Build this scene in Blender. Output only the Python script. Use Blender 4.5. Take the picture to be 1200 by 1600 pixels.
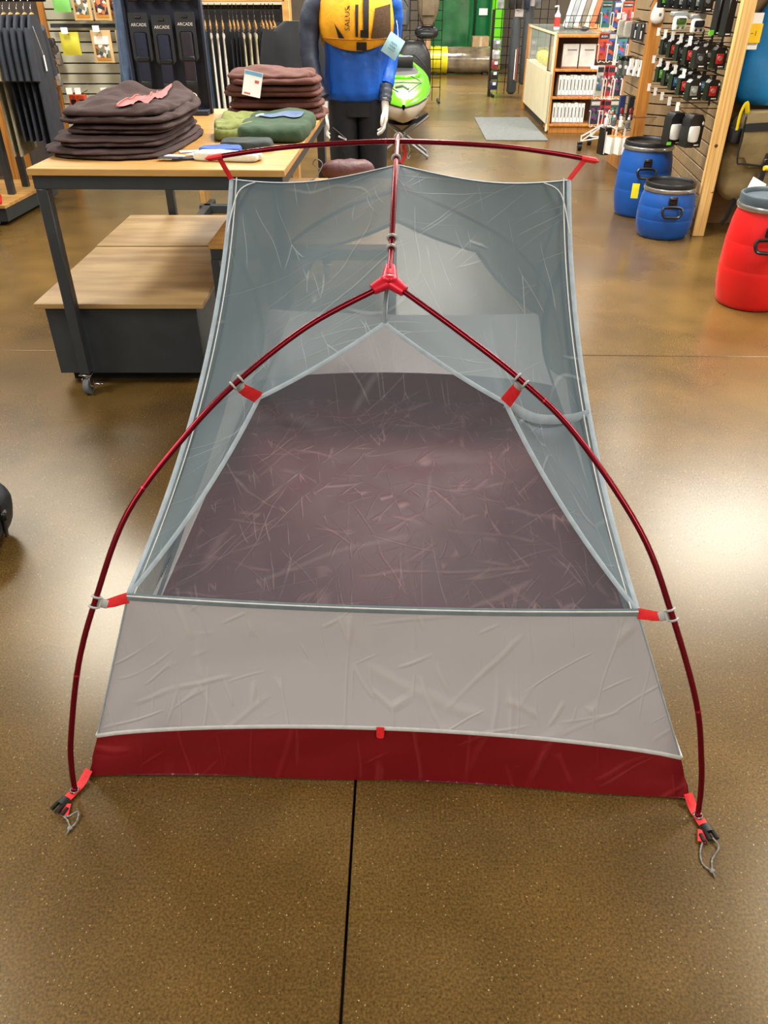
import bpy, bmesh, math, random
from mathutils import Vector, Matrix, noise
PI = math.pi
for o in list(bpy.data.objects): bpy.data.objects.remove(o)
SC = bpy.context.scene
COL = SC.collection

# ------------------------------------------------------------------ camera, world, lights, exposure
CAM_H, PITCH, FPX = 1.5, math.radians(34.37), 1202.0
cd = bpy.data.cameras.new('camera'); cam = bpy.data.objects.new('camera', cd); COL.objects.link(cam)
cam.location = (0, 0, CAM_H); cam.rotation_euler = (PI/2-PITCH, 0, 0)
cd.sensor_fit = 'VERTICAL'; cd.sensor_height = 36.0; cd.sensor_width = 27.0; cd.lens = FPX/1600*36.0
cd.clip_start = .05; cd.clip_end = 100
SC.camera = cam
w = bpy.data.worlds.new('world'); SC.world = w; w.use_nodes = True
w.node_tree.nodes['Background'].inputs[0].default_value = (1, .96, .9, 1)
w.node_tree.nodes['Background'].inputs[1].default_value = .15
SC.view_settings.view_transform = 'Standard'; SC.view_settings.look = 'None'
SC.view_settings.exposure = 0.15; SC.view_settings.gamma = 1.0
SC.view_settings.use_curve_mapping = False
CEIL = 3.7
def area(x, y, sx, sy, power, col=(1, .96, .89), z=CEIL-.12):
    l = bpy.data.lights.new('ceiling_lamp', 'AREA'); l.shape = 'RECTANGLE'; l.size = sx; l.size_y = sy
    l.energy = power; l.color = col
    o = bpy.data.objects.new('ceiling_lamp', l); COL.objects.link(o); o.location = (x, y, z)
    return o
for (x, y, sx, sy, p) in [
        (3.8, 7.7, 1.8, 3.4, 430), (-2.65, 5.75, .7, 1.8, 140), (3.6, 2.4, 1.4, 1.6, 210), (-3.4, 1.6, 1.4, 1.6, 150), (-4.4, 8.2, 1.6, 2.0, 170),
        (.3, 5.0, .5, 1.5, 190), (.3, 10.3, .6, 1.6, 230), (-1.6, 8.6, .6, 1.2, 100), (.8, 15.2, 2.0, 1.6, 420), (4.2, 13.2, 1.4, 1.8, 220),
        (2.0, -1.8, 1.6, 1.6, 110), (-2.0, -1.8, 1.6, 1.6, 110), (1.4, 5.6, .5, 1.2, 70)]:
    area(x, y, sx, sy, p)

# ------------------------------------------------------------------ helpers
def at(px, py, D=None, z=None):
    """world point seen at a photo pixel (1200x1600), at floor distance D or height z"""
    a = (px-600)/FPX; b = (800-py)/FPX
    c, s = math.cos(PITCH), math.sin(PITCH)
    x, y, w_ = a, c+b*s, -s+b*c
    t = D/y if D is not None else (z-CAM_H)/w_
    return Vector((x*t, y*t, CAM_H+w_*t))
def lin(c):
    return tuple(((v/255)/12.92 if v/255 <= .04045 else ((v/255+.055)/1.055)**2.4) for v in c[:3])+(1,)

MATS = {}
def mat(name, col, rough=.6, metal=0., var=.12, vscale=8., bump=0., bscale=60., spec=.5, col2=None, stretch=(1, 1, 1), coat=0., alpha=1., trans=0., detail=4., sheen=0.):
    """plain procedural material: noise-varied colour and a little relief"""
    if name in MATS: return MATS[name]
    m = bpy.data.materials.new(name); m.use_nodes = True; nt = m.node_tree; N = nt.nodes; Lk = nt.links
    b = N['Principled BSDF']
    b.inputs['Roughness'].default_value = rough; b.inputs['Metallic'].default_value = metal
    b.inputs['Specular IOR Level'].default_value = spec
    if coat: b.inputs['Coat Weight'].default_value = coat; b.inputs['Coat Roughness'].default_value = .15
    if sheen: b.inputs['Sheen Weight'].default_value = sheen; b.inputs['Sheen Roughness'].default_value = .5
    if trans: b.inputs['Transmission Weight'].default_value = trans
    b.inputs['Alpha'].default_value = alpha
    c1 = lin(col); c2 = lin(col2) if col2 else tuple(max(0, v*(1-var*2.2)) for v in c1[:3])+(1,)
    tc = N.new('ShaderNodeTexCoord'); mp = N.new('ShaderNodeMapping'); mp.inputs['Scale'].default_value = stretch
    Lk.new(tc.outputs['Object'], mp.inputs['Vector'])
    n = N.new('ShaderNodeTexNoise'); n.inputs['Scale'].default_value = vscale; n.inputs['Detail'].default_value = detail
    Lk.new(mp.outputs['Vector'], n.inputs['Vector'])
    r = N.new('ShaderNodeValToRGB'); r.color_ramp.elements[0].position = .35; r.color_ramp.elements[1].position = .65
    r.color_ramp.elements[0].color = c2; r.color_ramp.elements[1].color = c1
    Lk.new(n.outputs['Fac'], r.inputs['Fac']); Lk.new(r.outputs['Color'], b.inputs['Base Color'])
    if bump:
        n2 = N.new('ShaderNodeTexNoise'); n2.inputs['Scale'].default_value = bscale; n2.inputs['Detail'].default_value = 3
        Lk.new(mp.outputs['Vector'], n2.inputs['Vector'])
        bp = N.new('ShaderNodeBump'); bp.inputs['Strength'].default_value = bump; bp.inputs['Distance'].default_value = .01
        Lk.new(n2.outputs['Fac'], bp.inputs['Height']); Lk.new(bp.outputs['Normal'], b.inputs['Normal'])
    MATS[name] = m
    return m

def fabric(name, col, rough=.55, alpha=1., crease=.5, cscale=5., transl=0., lines=0., linecol=(150, 150, 150), nsets=6, lw=1.):
    """taut sewn fabric: sharp random creases (voronoi edges on warped coordinates), optional see-through mesh"""
    m = bpy.data.materials.new(name); m.use_nodes = True; nt = m.node_tree; N = nt.nodes; Lk = nt.links
    b = N['Principled BSDF']; b.inputs['Roughness'].default_value = rough; b.inputs['Specular IOR Level'].default_value = .35
    tc = N.new('ShaderNodeTexCoord')
    wn = N.new('ShaderNodeTexNoise'); wn.inputs['Scale'].default_value = 2.2; wn.inputs['Detail'].default_value = 2
    Lk.new(tc.outputs['Object'], wn.inputs['Vector'])
    mx = N.new('ShaderNodeVectorMath'); mx.operation = 'MULTIPLY_ADD'
    mx.inputs[1].default_value = (.10, .10, .10); Lk.new(wn.outputs['Color'], mx.inputs[0]); Lk.new(tc.outputs['Object'], mx.inputs[2])
    hs = []
    SETS = ((cscale*1.6, .35, .2), (cscale*1.3, -.65, .7), (cscale*2.0, 1.25, -.4), (cscale*1.5, -1.45, 1.1), (cscale*2.6, .9, -.9), (cscale*3.4, -.2, .4))[6-nsets:]
    for k, (sc, rz, rx) in enumerate(SETS):
        rt = N.new('ShaderNodeVectorRotate'); rt.rotation_type = 'EULER_XYZ'; rt.inputs['Rotation'].default_value = (rx, .35*rx, rz)
        Lk.new(mx.outputs['Vector'], rt.inputs['Vector'])
        mp = N.new('ShaderNodeMapping'); mp.inputs['Scale'].default_value = (1, .10, .16); mp.inputs['Location'].default_value = (3.1*k, 1.7*k, .9*k)
        Lk.new(rt.outputs['Vector'], mp.inputs['Vector'])
        v = N.new('ShaderNodeTexVoronoi'); v.feature = 'DISTANCE_TO_EDGE'; v.inputs['Scale'].default_value = sc
        Lk.new(mp.outputs['Vector'], v.inputs['Vector'])
        mr = N.new('ShaderNodeMapRange'); mr.inputs['From Max'].default_value = (.016+.004*k)*lw; mr.inputs['To Min'].default_value = 1; mr.inputs['To Max'].default_value = 0
        mr.interpolation_type = 'SMOOTHSTEP'
        Lk.new(v.outputs['Distance'], mr.inputs['Value'])
        n = N.new('ShaderNodeTexNoise'); n.inputs['Scale'].default_value = 3.2+1.1*k; n.inputs['Detail'].default_value = 1
        n2 = N.new('ShaderNodeVectorMath'); n2.operation = 'ADD'; n2.inputs[1].default_value = (5.3*k, 2.2, 7.7*k); Lk.new(tc.outputs['Object'], n2.inputs[0])
        Lk.new(n2.outputs['Vector'], n.inputs['Vector'])
        m2 = N.new('ShaderNodeMapRange'); m2.inputs['From Min'].default_value = .50; m2.inputs['From Max'].default_value = .60
        Lk.new(n.outputs['Fac'], m2.inputs['Value'])
        mu = N.new('ShaderNodeMath'); mu.operation = 'MULTIPLY'; Lk.new(mr.outputs['Result'], mu.inputs[0]); Lk.new(m2.outputs['Result'], mu.inputs[1])
        hs.append(mu)
    acc = hs[0]
    for h_ in hs[1:-1]:
        q_ = N.new('ShaderNodeMath'); q_.operation = 'ADD'; Lk.new(acc.outputs[0], q_.inputs[0]); Lk.new(h_.outputs[0], q_.inputs[1]); acc = q_
    hs = [acc, hs[-1], hs[-1]]
    ad = N.new('ShaderNodeMath'); ad.operation = 'ADD'; Lk.new(hs[0].outputs[0], ad.inputs[0]); Lk.new(hs[1].outputs[0], ad.inputs[1])
    ad2 = N.new('ShaderNodeMath'); ad2.operation = 'MULTIPLY_ADD'; ad2.inputs[1].default_value = .6
    Lk.new(hs[2].outputs[0], ad2.inputs[0]); Lk.new(ad.outputs[0], ad2.inputs[2])
    nz = N.new('ShaderNodeTexNoise'); nz.inputs['Scale'].default_value = 9; nz.inputs['Detail'].default_value = 5
    Lk.new(mx.outputs['Vector'], nz.inputs['Vector'])
    ad3 = N.new('ShaderNodeMath'); ad3.operation = 'MULTIPLY_ADD'; ad3.inputs[1].default_value = .9
    Lk.new(nz.outputs['Fac'], ad3.inputs[0]); Lk.new(ad2.outputs[0], ad3.inputs[2])
    bp = N.new('ShaderNodeBump'); bp.inputs['Strength'].default_value = crease; bp.inputs['Distance'].default_value = .006
    Lk.new(ad3.outputs[0], bp.inputs['Height']); Lk.new(bp.outputs['Normal'], b.inputs['Normal'])
    mixc = N.new('ShaderNodeMix'); mixc.data_type = 'RGBA'
    mixc.inputs['A'].default_value = lin(col); mixc.inputs['B'].default_value = lin(linecol)
    ml = N.new('ShaderNodeMath'); ml.operation = 'MULTIPLY'; ml.use_clamp = True; ml.inputs[1].default_value = lines
    Lk.new(ad2.outputs[0], ml.inputs[0]); Lk.new(ml.outputs[0], mixc.inputs['Factor'])
    Lk.new(mixc.outputs['Result'], b.inputs['Base Color'])
    out = N['Material Output']; sh = b.outputs[0]
    if transl:
        t = N.new('ShaderNodeBsdfTranslucent'); t.inputs[0].default_value = lin(col)
        ms = N.new('ShaderNodeMixShader'); ms.inputs[0].default_value = transl
        Lk.new(sh, ms.inputs[1]); Lk.new(t.outputs[0], ms.inputs[2]); sh = ms.outputs[0]
    if alpha < 1:
        t = N.new('ShaderNodeBsdfTransparent'); ms = N.new('ShaderNodeMixShader')
        ma = N.new('ShaderNodeMath'); ma.operation = 'MULTIPLY_ADD'; ma.use_clamp = True
        ma.inputs[1].default_value = .12; ma.inputs[2].default_value = alpha
        Lk.new(ml.outputs[0], ma.inputs[0]); Lk.new(ma.outputs[0], ms.inputs[0])
        Lk.new(t.outputs[0], ms.inputs[1]); Lk.new(sh, ms.inputs[2]); sh = ms.outputs[0]
    Lk.new(sh, out.inputs['Surface'])
    return m

class MB:
    def __init__(s): s.bm = bmesh.new()
    def box(s, c, d, bev=0., rz=0., M=None, seg=1):
        r = bmesh.ops.create_cube(s.bm, size=1.0); vs = r['verts']
        bmesh.ops.scale(s.bm, vec=d, verts=vs)
        if bev:
            es = list({e for v in vs for e in v.link_edges})
            q = bmesh.ops.bevel(s.bm, geom=es, offset=bev, segments=seg, affect='EDGES', profile=.5)
            vs = list({v for f in q['faces'] for v in f.verts} | {v for v in vs if v.is_valid})
            # gather the whole island
            st = list(vs); seen = set(st)
            while st:
                v = st.pop()
                for e in v.link_edges:
                    u = e.other_vert(v)
                    if u not in seen: seen.add(u); st.append(u)
            vs = list(seen)
        T = Matrix.Translation(Vector(c)) @ (M if M is not None else Matrix.Rotation(rz, 4, 'Z'))
        bmesh.ops.transform(s.bm, matrix=T, verts=vs); return s
    def tube(s, pts, r, n=8, cap=True, flat=None):
        """sweep a circle (or r=(a,b) ellipse) along pts; r may be list per point"""
        pts = [Vector(p) for p in pts]; rings = []
        t0 = (pts[1]-pts[0]).normalized(); up = Vector((0, 0, 1)) if abs(t0.z) < .9 else Vector((0, 1, 0))
        if flat is not None: up = Vector(flat)
        nrm = (up-t0*up.dot(t0)).normalized()
        for i, p in enumerate(pts):
            t = (pts[min(i+1, len(pts)-1)]-pts[max(i-1, 0)]).normalized()
            nrm = (nrm-t*nrm.dot(t)).normalized(); bi = t.cross(nrm)
            rr = r[i] if isinstance(r, list) else r
            ra, rb = rr if isinstance(rr, tuple) else (rr, rr)
            rings.append([s.bm.verts.new(p+nrm*ra*math.sin(2*PI*k/n)+bi*rb*math.cos(2*PI*k/n)) for k in range(n)])
        s._skin(rings, cap); return s
    def _skin(s, rings, cap=True, closed=True):
        for a, b in zip(rings, rings[1:]):
            n = len(a)
            for k in range(n if closed else n-1):
                try: s.bm.faces.new((a[k], a[(k+1) % n], b[(k+1) % n], b[k]))
                except ValueError: pass
        if cap and closed:
            s.bm.faces.new(list(reversed(rings[0]))); s.bm.faces.new(rings[-1])
    def loft(s, rings, cap=True, closed=True):
        s._skin([[s.bm.verts.new(p) for p in r] for r in rings], cap, closed); return s
    def lathe(s, prof, n=24, c=(0, 0, 0), cap=True):
        s.loft([[Vector((c[0]+r*math.cos(2*PI*k/n), c[1]+r*math.sin(2*PI*k/n), c[2]+z)) for k in range(n)] for r, z in prof], cap); return s
    def grid(s, fn, nu, nv):
        V = [[s.bm.verts.new(fn(i/nu, j/nv)) for j in range(nv+1)] for i in range(nu+1)]
        for i in range(nu):
            for j in range(nv):
                s.bm.faces.new((V[i][j], V[i+1][j], V[i+1][j+1], V[i][j+1]))
        return s
    def prism(s, poly, d, M=None):
        """polygon in local xz, thickness d along y"""
        M = M or Matrix()
        a = [s.bm.verts.new(M @ Vector((x, -d/2, z))) for x, z in poly]; b = [s.bm.verts.new(M @ Vector((x, d/2, z))) for x, z in poly]
        n = len(poly); s.bm.faces.new(a); s.bm.faces.new(list(reversed(b)))
        for k in range(n): s.bm.faces.new((a[k], b[k], b[(k+1) % n], a[(k+1) % n]))
        return s
    def ell(s, c, r, n=12, m=8, M=None):
        q = bmesh.ops.create_uvsphere(s.bm, u_segments=n, v_segments=m, radius=1.0)['verts']
        bmesh.ops.scale(s.bm, vec=r, verts=q)
        bmesh.ops.transform(s.bm, matrix=Matrix.Translation(Vector(c)) @ (M or Matrix()), verts=q); return s
    def mesh(s, name, m, sharp=40):
        bmesh.ops.remove_doubles(s.bm, verts=s.bm.verts, dist=1e-6)
        bmesh.ops.recalc_face_normals(s.bm, faces=s.bm.faces)
        me = bpy.data.meshes.new(name); s.bm.to_mesh(me); s.bm.free()
        me.materials.append(m); me.shade_smooth()
        try: me.set_sharp_from_angle(angle=math.radians(sharp))
        except Exception: pass
        return me

def link(name, me, parent=None):
    o = bpy.data.objects.new(name, me); COL.objects.link(o)
    if parent is not None: o.parent = parent
    return o
def tag(o, label, cat, group=None):
    o['label'] = label; o['category'] = cat
    if group: o['group'] = group
    return o
def thing(name, label, cat, loc=(0, 0, 0), rz=0., group=None):
    o = bpy.data.objects.new(name, None); COL.objects.link(o); o.location = loc; o.rotation_euler = (0, 0, rz)
    o.empty_display_size = .05
    return tag(o, label, cat, group)
def part(name, mb, m, parent, sharp=40, label=None):
    o = link(name, mb.mesh(name, m, sharp), parent)
    if label: o['label'] = label
    return o
def solo(name, mb, m, label, cat, loc=(0, 0, 0), rz=0., group=None, sharp=40):
    o = link(name, mb.mesh(name, m, sharp)); o.location = loc; o.rotation_euler = (0, 0, rz)
    return tag(o, label, cat, group)
def struct(name, mb, m, parent=None):
    o = link(name, mb.mesh(name, m), parent)
    if parent is None: o['kind'] = 'structure'
    return o
def copy_tree(o, parent=None):
    c = o.copy(); COL.objects.link(c); c.parent = parent
    for ch in [k for k in bpy.data.objects if k.parent == o]: copy_tree(ch, c)
    return c
def text_mb(body, size, depth=.0008, M=None):
    cu = bpy.data.curves.new('lettering', 'FONT'); cu.body = body; cu.size = size; cu.extrude = depth; cu.align_x = 'CENTER'; cu.align_y = 'CENTER'
    cu.resolution_u = 2
    o = bpy.data.objects.new('lettering', cu); COL.objects.link(o)
    dg = bpy.context.evaluated_depsgraph_get(); me = bpy.data.meshes.new_from_object(o.evaluated_get(dg))
    bpy.data.objects.remove(o); bpy.data.curves.remove(cu)
    mb = MB(); mb.bm.from_mesh(me); bpy.data.meshes.remove(me)
    # text lies in xy facing +z; stand it up facing -y
    mb.bm.transform((M or Matrix()) @ Matrix.Rotation(PI/2, 4, 'X'))
    return mb
def spline(pts, n=6):
    pts = [Vector(p) for p in pts]; out = []
    for i in range(len(pts)-1):
        p0 = pts[max(i-1, 0)]; p1 = pts[i]; p2 = pts[i+1]; p3 = pts[min(i+2, len(pts)-1)]
        for k in range(n):
            t = k/n; t2 = t*t; t3 = t2*t
            out.append(.5*((2*p1)+(p2-p0)*t+(2*p0-5*p1+4*p2-p3)*t2+(3*p1-p0-3*p2+p3)*t3))
    out.append(pts[-1]); return out
RND = random.Random(7)
def rotz(a): return Matrix.Rotation(a, 4, 'Z')
def rotx(a): return Matrix.Rotation(a, 4, 'X')
def roty(a): return Matrix.Rotation(a, 4, 'Y')
def tr(*v): return Matrix.Translation(Vector(v))
ORD = ['first', 'second', 'third', 'fourth', 'fifth', 'sixth', 'seventh', 'eighth', 'ninth', 'tenth', 'eleventh', 'twelfth', 'thirteenth', 'fourteenth']

# ------------------------------------------------------------------ common materials
M_STEEL = mat('charcoal_steel', (48, 53, 57), .45, .0, .08, 12, .05, 120)
M_BAMBOO = mat('bamboo_board', (194, 150, 86), .38, 0, .1, 3, .03, 40, col2=(168, 124, 66), stretch=(1.2, 14, 6))
M_BAMBOO_WORN = mat('worn_bamboo', (178, 148, 100), .45, 0, .15, 2.2, .05, 40, col2=(142, 110, 66), stretch=(1, 5, 4), detail=8)
M_PINE = mat('pine_lumber', (226, 188, 120), .5, 0, .1, 3, .05, 30, col2=(196, 150, 84), stretch=(26, 26, .7))
M_OAK = mat('honey_wood', (184, 124, 54), .45, 0, .12, 3, .04, 30, col2=(150, 94, 36), stretch=(16, 16, .9))
M_BLACK = mat('black_plastic', (18, 18, 20), .4, 0, .1, 20)
M_DARKMETAL = mat('black_wire', (16, 16, 17), .4, .3, .1, 20)
M_CHROME = mat('chrome', (200, 200, 205), .2, 1., .05, 20)
M_WHITE = mat('white_card', (236, 234, 228), .6, 0, .04, 10)
M_PAPER = mat('white_tag_paper', (244, 243, 238), .6, 0, .03, 10)
M_ALU = mat('dull_aluminium', (150, 152, 152), .5, .8, .08, 20)
M_RUBBER = mat('grey_rubber', (96, 98, 100), .7, 0, .1, 20)

# ------------------------------------------------------------------ structure
def concrete():
    m = bpy.data.materials.new('polished_concrete'); m.use_nodes = True; nt = m.node_tree; N = nt.nodes; Lk = nt.links
    b = N['Principled BSDF']; tc = N.new('ShaderNodeTexCoord')
    def nz(scale, det, dist=0.):
        n = N.new('ShaderNodeTexNoise'); n.inputs['Scale'].default_value = scale; n.inputs['Detail'].default_value = det; n.inputs['Distortion'].default_value = dist
        Lk.new(tc.outputs['Object'], n.inputs['Vector']); return n
    big = nz(.75, 4, .4); mid = nz(4, 5, .3); fine = nz(190, 3)
    r = N.new('ShaderNodeValToRGB'); e = r.color_ramp.elements
    e[0].position = .3; e[0].color = lin((76, 57, 28)); e[1].position = .7; e[1].color = lin((108, 84, 44))
    Lk.new(big.outputs['Fac'], r.inputs['Fac'])
    r2 = N.new('ShaderNodeValToRGB'); e = r2.color_ramp.elements
    e[0].position = .3; e[0].color = (.72, .72, .72, 1); e[1].position = .72; e[1].color = (1.2, 1.17, 1.1, 1)
    Lk.new(mid.outputs['Fac'], r2.inputs['Fac'])
    r3 = N.new('ShaderNodeValToRGB'); e = r3.color_ramp.elements
    e[0].position = .34; e[0].color = (.45, .45, .45, 1); e[1].position = .66; e[1].color = (1.45, 1.42, 1.35, 1)
    Lk.new(fine.outputs['Fac'], r3.inputs['Fac'])
    def mul(a, b_, f):
        x = N.new('ShaderNodeMix'); x.data_type = 'RGBA'; x.blend_type = 'MULTIPLY'; x.inputs['Factor'].default_value = f
        Lk.new(a, x.inputs['A']); Lk.new(b_, x.inputs['B']); return x.outputs['Result']
    c = mul(r.outputs['Color'], r2.outputs['Color'], .8); c = mul(c, r3.outputs['Color'], .75)
    # pale aggregate chips and dark pits
    for sc, thr, colr in ((90, .13, (150, 126, 82)), (34, .05, (170, 150, 112)), (75, .14, (58, 42, 24))):
        v = N.new('ShaderNodeTexVoronoi'); v.inputs['Scale'].default_value = sc; v.inputs['Randomness'].default_value = 1
        mp = N.new('ShaderNodeMapping'); mp.inputs['Location'].default_value = (sc*.13, sc*.7, .3*sc)
        Lk.new(tc.outputs['Object'], mp.inputs['Vector']); Lk.new(mp.outputs['Vector'], v.inputs['Vector'])
        lt = N.new('ShaderNodeMath'); lt.operation = 'LESS_THAN'; lt.inputs[1].default_value = thr; Lk.new(v.outputs['Distance'], lt.inputs[0])
        pick = N.new('ShaderNodeMath'); pick.operation = 'GREATER_THAN'; pick.inputs[1].default_value = .55
        sp = N.new('ShaderNodeSeparateColor'); Lk.new(v.outputs['Color'], sp.inputs[0]); Lk.new(sp.outputs[0], pick.inputs[0])
        mm = N.new('ShaderNodeMath'); mm.operation = 'MULTIPLY'; Lk.new(lt.outputs[0], mm.inputs[0]); Lk.new(pick.outputs[0], mm.inputs[1])
        x = N.new('ShaderNodeMix'); x.data_type = 'RGBA'; Lk.new(mm.outputs[0], x.inputs['Factor']); Lk.new(c, x.inputs['A']); x.inputs['B'].default_value = lin(colr)
        c = x.outputs['Result']
    Lk.new(c, b.inputs['Base Color'])
    rr = N.new('ShaderNodeMapRange'); rr.inputs['To Min'].default_value = .22; rr.inputs['To Max'].default_value = .32; Lk.new(big.outputs['Fac'], rr.inputs['Value'])
    Lk.new(rr.outputs['Result'], b.inputs['Roughness']); b.inputs['Specular IOR Level'].default_value = .5; b.inputs['Specular Tint'].default_value = (1, .93, .74, 1)
    bp = N.new('ShaderNodeBump'); bp.inputs['Strength'].default_value = .012; bp.inputs['Distance'].default_value = .004
    Lk.new(mid.outputs['Fac'], bp.inputs['Height']); Lk.new(bp.outputs['Normal'], b.inputs['Normal'])
    return m
M_CONC = concrete()
GRID = math.radians(-1.3)
fl = struct('floor', MB().box((0, 7.5, -.06), (18, 30, .08)), mat('joint_filler', (40, 34, 28), .9, 0, .1, 40))
XJ = [-8.2, -3.81, -.09, 3.63, 8.2]; YJ = [-7, -3.86, -.14, 3.58, 7.3, 11.02, 14.74, 18.4, 22.3]
G = rotz(GRID)
for i in range(len(XJ)-1):
    for j in range(len(YJ)-1):
        g = .0027
        cx, cy = (XJ[i]+XJ[i+1])/2, (YJ[j]+YJ[j+1])/2
        mb = MB().box((cx, cy, -.011), (XJ[i+1]-XJ[i]-2*g, YJ[j+1]-YJ[j]-2*g, .022), bev=.0025)
        mb.bm.transform(G); part('slab', mb, M_CONC, fl)
M_WALL = mat('painted_wall', (198, 190, 172), .8, 0, .05, 3)
struct('ceiling', MB().box((0, 7.5, CEIL+.05), (14, 26, .1)), mat('ceiling_paint', (190, 184, 172), .9, 0, .05, 2))
struct('wall_left', MB().box((-6.9, 7.5, CEIL/2), (.1, 26, CEIL)), M_WALL)
struct('wall_right', MB().box((6.9, 7.5, CEIL/2), (.1, 26, CEIL)), M_WALL)
struct('wall_rear', MB().box((0, 20.45, CEIL/2), (14, .1, CEIL)), mat('rear_wall_paint', (122, 112, 98), .8, 0, .08, 3))
struct('wall_front', MB().box((0, -5.45, CEIL/2), (14, .1, CEIL)), M_WALL)
# ------------------------------------------------------------------ tent
M_MESH = fabric('grey_mosquito_mesh', (92, 107, 113), .6, alpha=.80, crease=.3, cscale=5, lines=.16, linecol=(190, 200, 204), nsets=4, lw=.6)
M_MESHF = fabric('grey_door_mesh', (112, 122, 130), .6, alpha=.30, crease=.2, cscale=5, lines=.28, linecol=(180, 180, 180), nsets=4, lw=.6)
M_TUB = fabric('maroon_tub_fabric', (116, 12, 22), .36, crease=.35, cscale=2.5, lines=.10, linecol=(190, 60, 66))
M_TFLOOR = fabric('maroon_floor_fabric', (100, 30, 42), .5, crease=.35, cscale=5, lines=.38, linecol=(180, 130, 132))
M_GREY = fabric('light_grey_ripstop', (198, 195, 197), .5, crease=.3, cscale=3.5, transl=.35, lines=.3, linecol=(214, 210, 206))
M_TAPE = mat('grey_seam_tape', (118, 132, 140), .6, 0, .08, 30)
M_TAPEW = mat('pale_stitched_tape', (206, 208, 206), .6, 0, .06, 60)
M_POLE = mat('red_anodised_pole', (126, 14, 32), .24, .75, .06, 20, spec=.6)
M_HUB = mat('red_hub_plastic', (214, 26, 52), .35, .3, .05, 20)
M_WEB = mat('red_webbing', (232, 34, 40), .6, 0, .08, 80, .1, 300)
M_CLIP = mat('grey_clip_plastic', (170, 172, 168), .45, 0, .06, 20)
M_CORD = mat('grey_cord', (150, 150, 148), .8, 0, .3, 200)
TL_ = 2.13; TM = TL_/2
TENT = thing('tent', 'two-person tent with red poles, grey mesh canopy and maroon tub floor standing on the floor', 'tent', (0, 1.085, 0), math.radians(-2.65))
W0 = .680
def V(*a): return Vector(a)
def wr(p, a, f, seed=0.):
    return noise.noise(V(p[0]*f+seed, p[1]*f, p[2]*f))*a
# -- tub
def tub_front(s, back=False):
    b = V(W0*s-.0, .018*(1-s*s)+.004*math.sin(7*s), .005); t = V(.652*s, .038+.006*(1-s*s), .098+.054*(1-s*s)**.8)
    if back: b.y = TL_-b.y; t.y = TL_-t.y
    return b, t
def tub_side(s, sg):
    v = TM*(1+s)
    b = V(sg*(W0-.022*(1-s*s)), v, .005); t = V(sg*(.652-.02*(1-s*s)), min(max(v, .038), TL_-.038), .098+.03*(1-s*s))
    return b, t
def strip(fn, n=30, k=6, bulge=.01):
    def g(u, w_):
        b, t = fn(-1+2*u); p = b.lerp(t, w_)
        p += V(0, 0, 0)+V(noise.noise(V(u*9, w_*2, 3))*bulge, noise.noise(V(u*9, w_*2, 9))*bulge, 0)*math.sin(PI*w_)
        return p
    return MB().grid(g, n, k)
part('front_tub_wall', strip(lambda s: tub_front(s)), M_TUB, TENT, 60)
part('back_tub_wall', strip(lambda s: tub_front(s, True)), M_TUB, TENT, 60)
for sg in (-1, 1): part('side_tub_wall', strip(lambda s, sg=sg: tub_side(s, sg), 50), M_TUB, TENT, 60)
def floor_fn(u, v):
    s, t = -1+2*u, -1+2*v
    x = s*(W0-.022*(1-t*t)); y = TM*(1+t)-t*.018*(1-s*s)
    z = .006+.010*abs(noise.noise(V(x*5, y*4, 0)))*(1-abs(s)**8)*(1-abs(t)**8)
    return V(x, y, z)
part('tent_floor', MB().grid(floor_fn, 60, 90), M_TFLOOR, TENT, 70, 'maroon fabric tent floor')
# -- key points of the canopy
FL, FR = V(-.545, .125, .442), V(.515, .125, .442)
SL, SR = V(-.296, .44, .752), V(.244, .44, .752)
AP = V(-.025, .575, .876)
TLc, TRc, TC = V(-.452, TM, 1.079), V(.430, TM, 1.085), V(-.013, TM, 1.118)
def mir(p): return V(p.x, TL_-p.y, p.z)
def curve(a, b, sag=V(0, 0, 0)):
    return lambda t: a.lerp(b, t)+sag*(4*t*(1-t))
def lower_top(s):
    q = (s+1)/2; p = FL.lerp(FR, q); p.z -= .014*(1-s*s); p.y -= .0; return p
def lower_fn(back):
    def g(u, w_):
        s = -1+2*u; b = tub_front(s)[1]; t = lower_top(s); p = b.lerp(t, w_)
        k = math.sin(PI*w_); p.y += .012*k*(1-s*s)+.006*noise.noise(V(u*7, w_*3, 1))*k*(1-s**6)
        ds = (1-w_)**2*max(0, abs(s)-.6)*.05                 # tension folds fanning from the corners
        p.y += ds*math.sin(28*(abs(s)+w_*.5))*.35*(1-s**8)
        return mir(p) if back else p
    return g
part('lower_panel', MB().grid(lower_fn(False), 48, 14), M_GREY, TENT, 60, 'light grey solid fabric panel')
part('lower_panel', MB().grid(lower_fn(True), 30, 8), M_GREY, TENT, 60)
fcl = curve(FL, SL, V(.012, .005, -.012)); fcl2 = curve(SL, AP, V(0, 0, -.008))
fcr = curve(FR, SR, V(-.012, .005, -.012)); fcr2 = curve(SR, AP, V(0, 0, -.008))
def frame_l(t): return fcl(t*2) if t < .5 else fcl2(t*2-1)
def frame_r(t): return fcr(t*2) if t < .5 else fcr2(t*2-1)
def front_top(s): return frame_l(s+1) if s <= 0 else frame_r(1-s)
def front_fn(back):
    def g(u, w_):
        s = -1+2*u; p = lower_top(s).lerp(front_top(s), w_)
        k = math.sin(PI*w_)*(1-s*s); p += V(0, .012, -.012)*k
        return mir(p) if back else p
    return g
part('mesh_end_panel', MB().grid(front_fn(False), 40, 16), M_MESHF, TENT, 60, 'fine grey mosquito mesh')
part('mesh_end_panel', MB().grid(front_fn(True), 24, 10), M_MESHF, TENT, 60)
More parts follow.
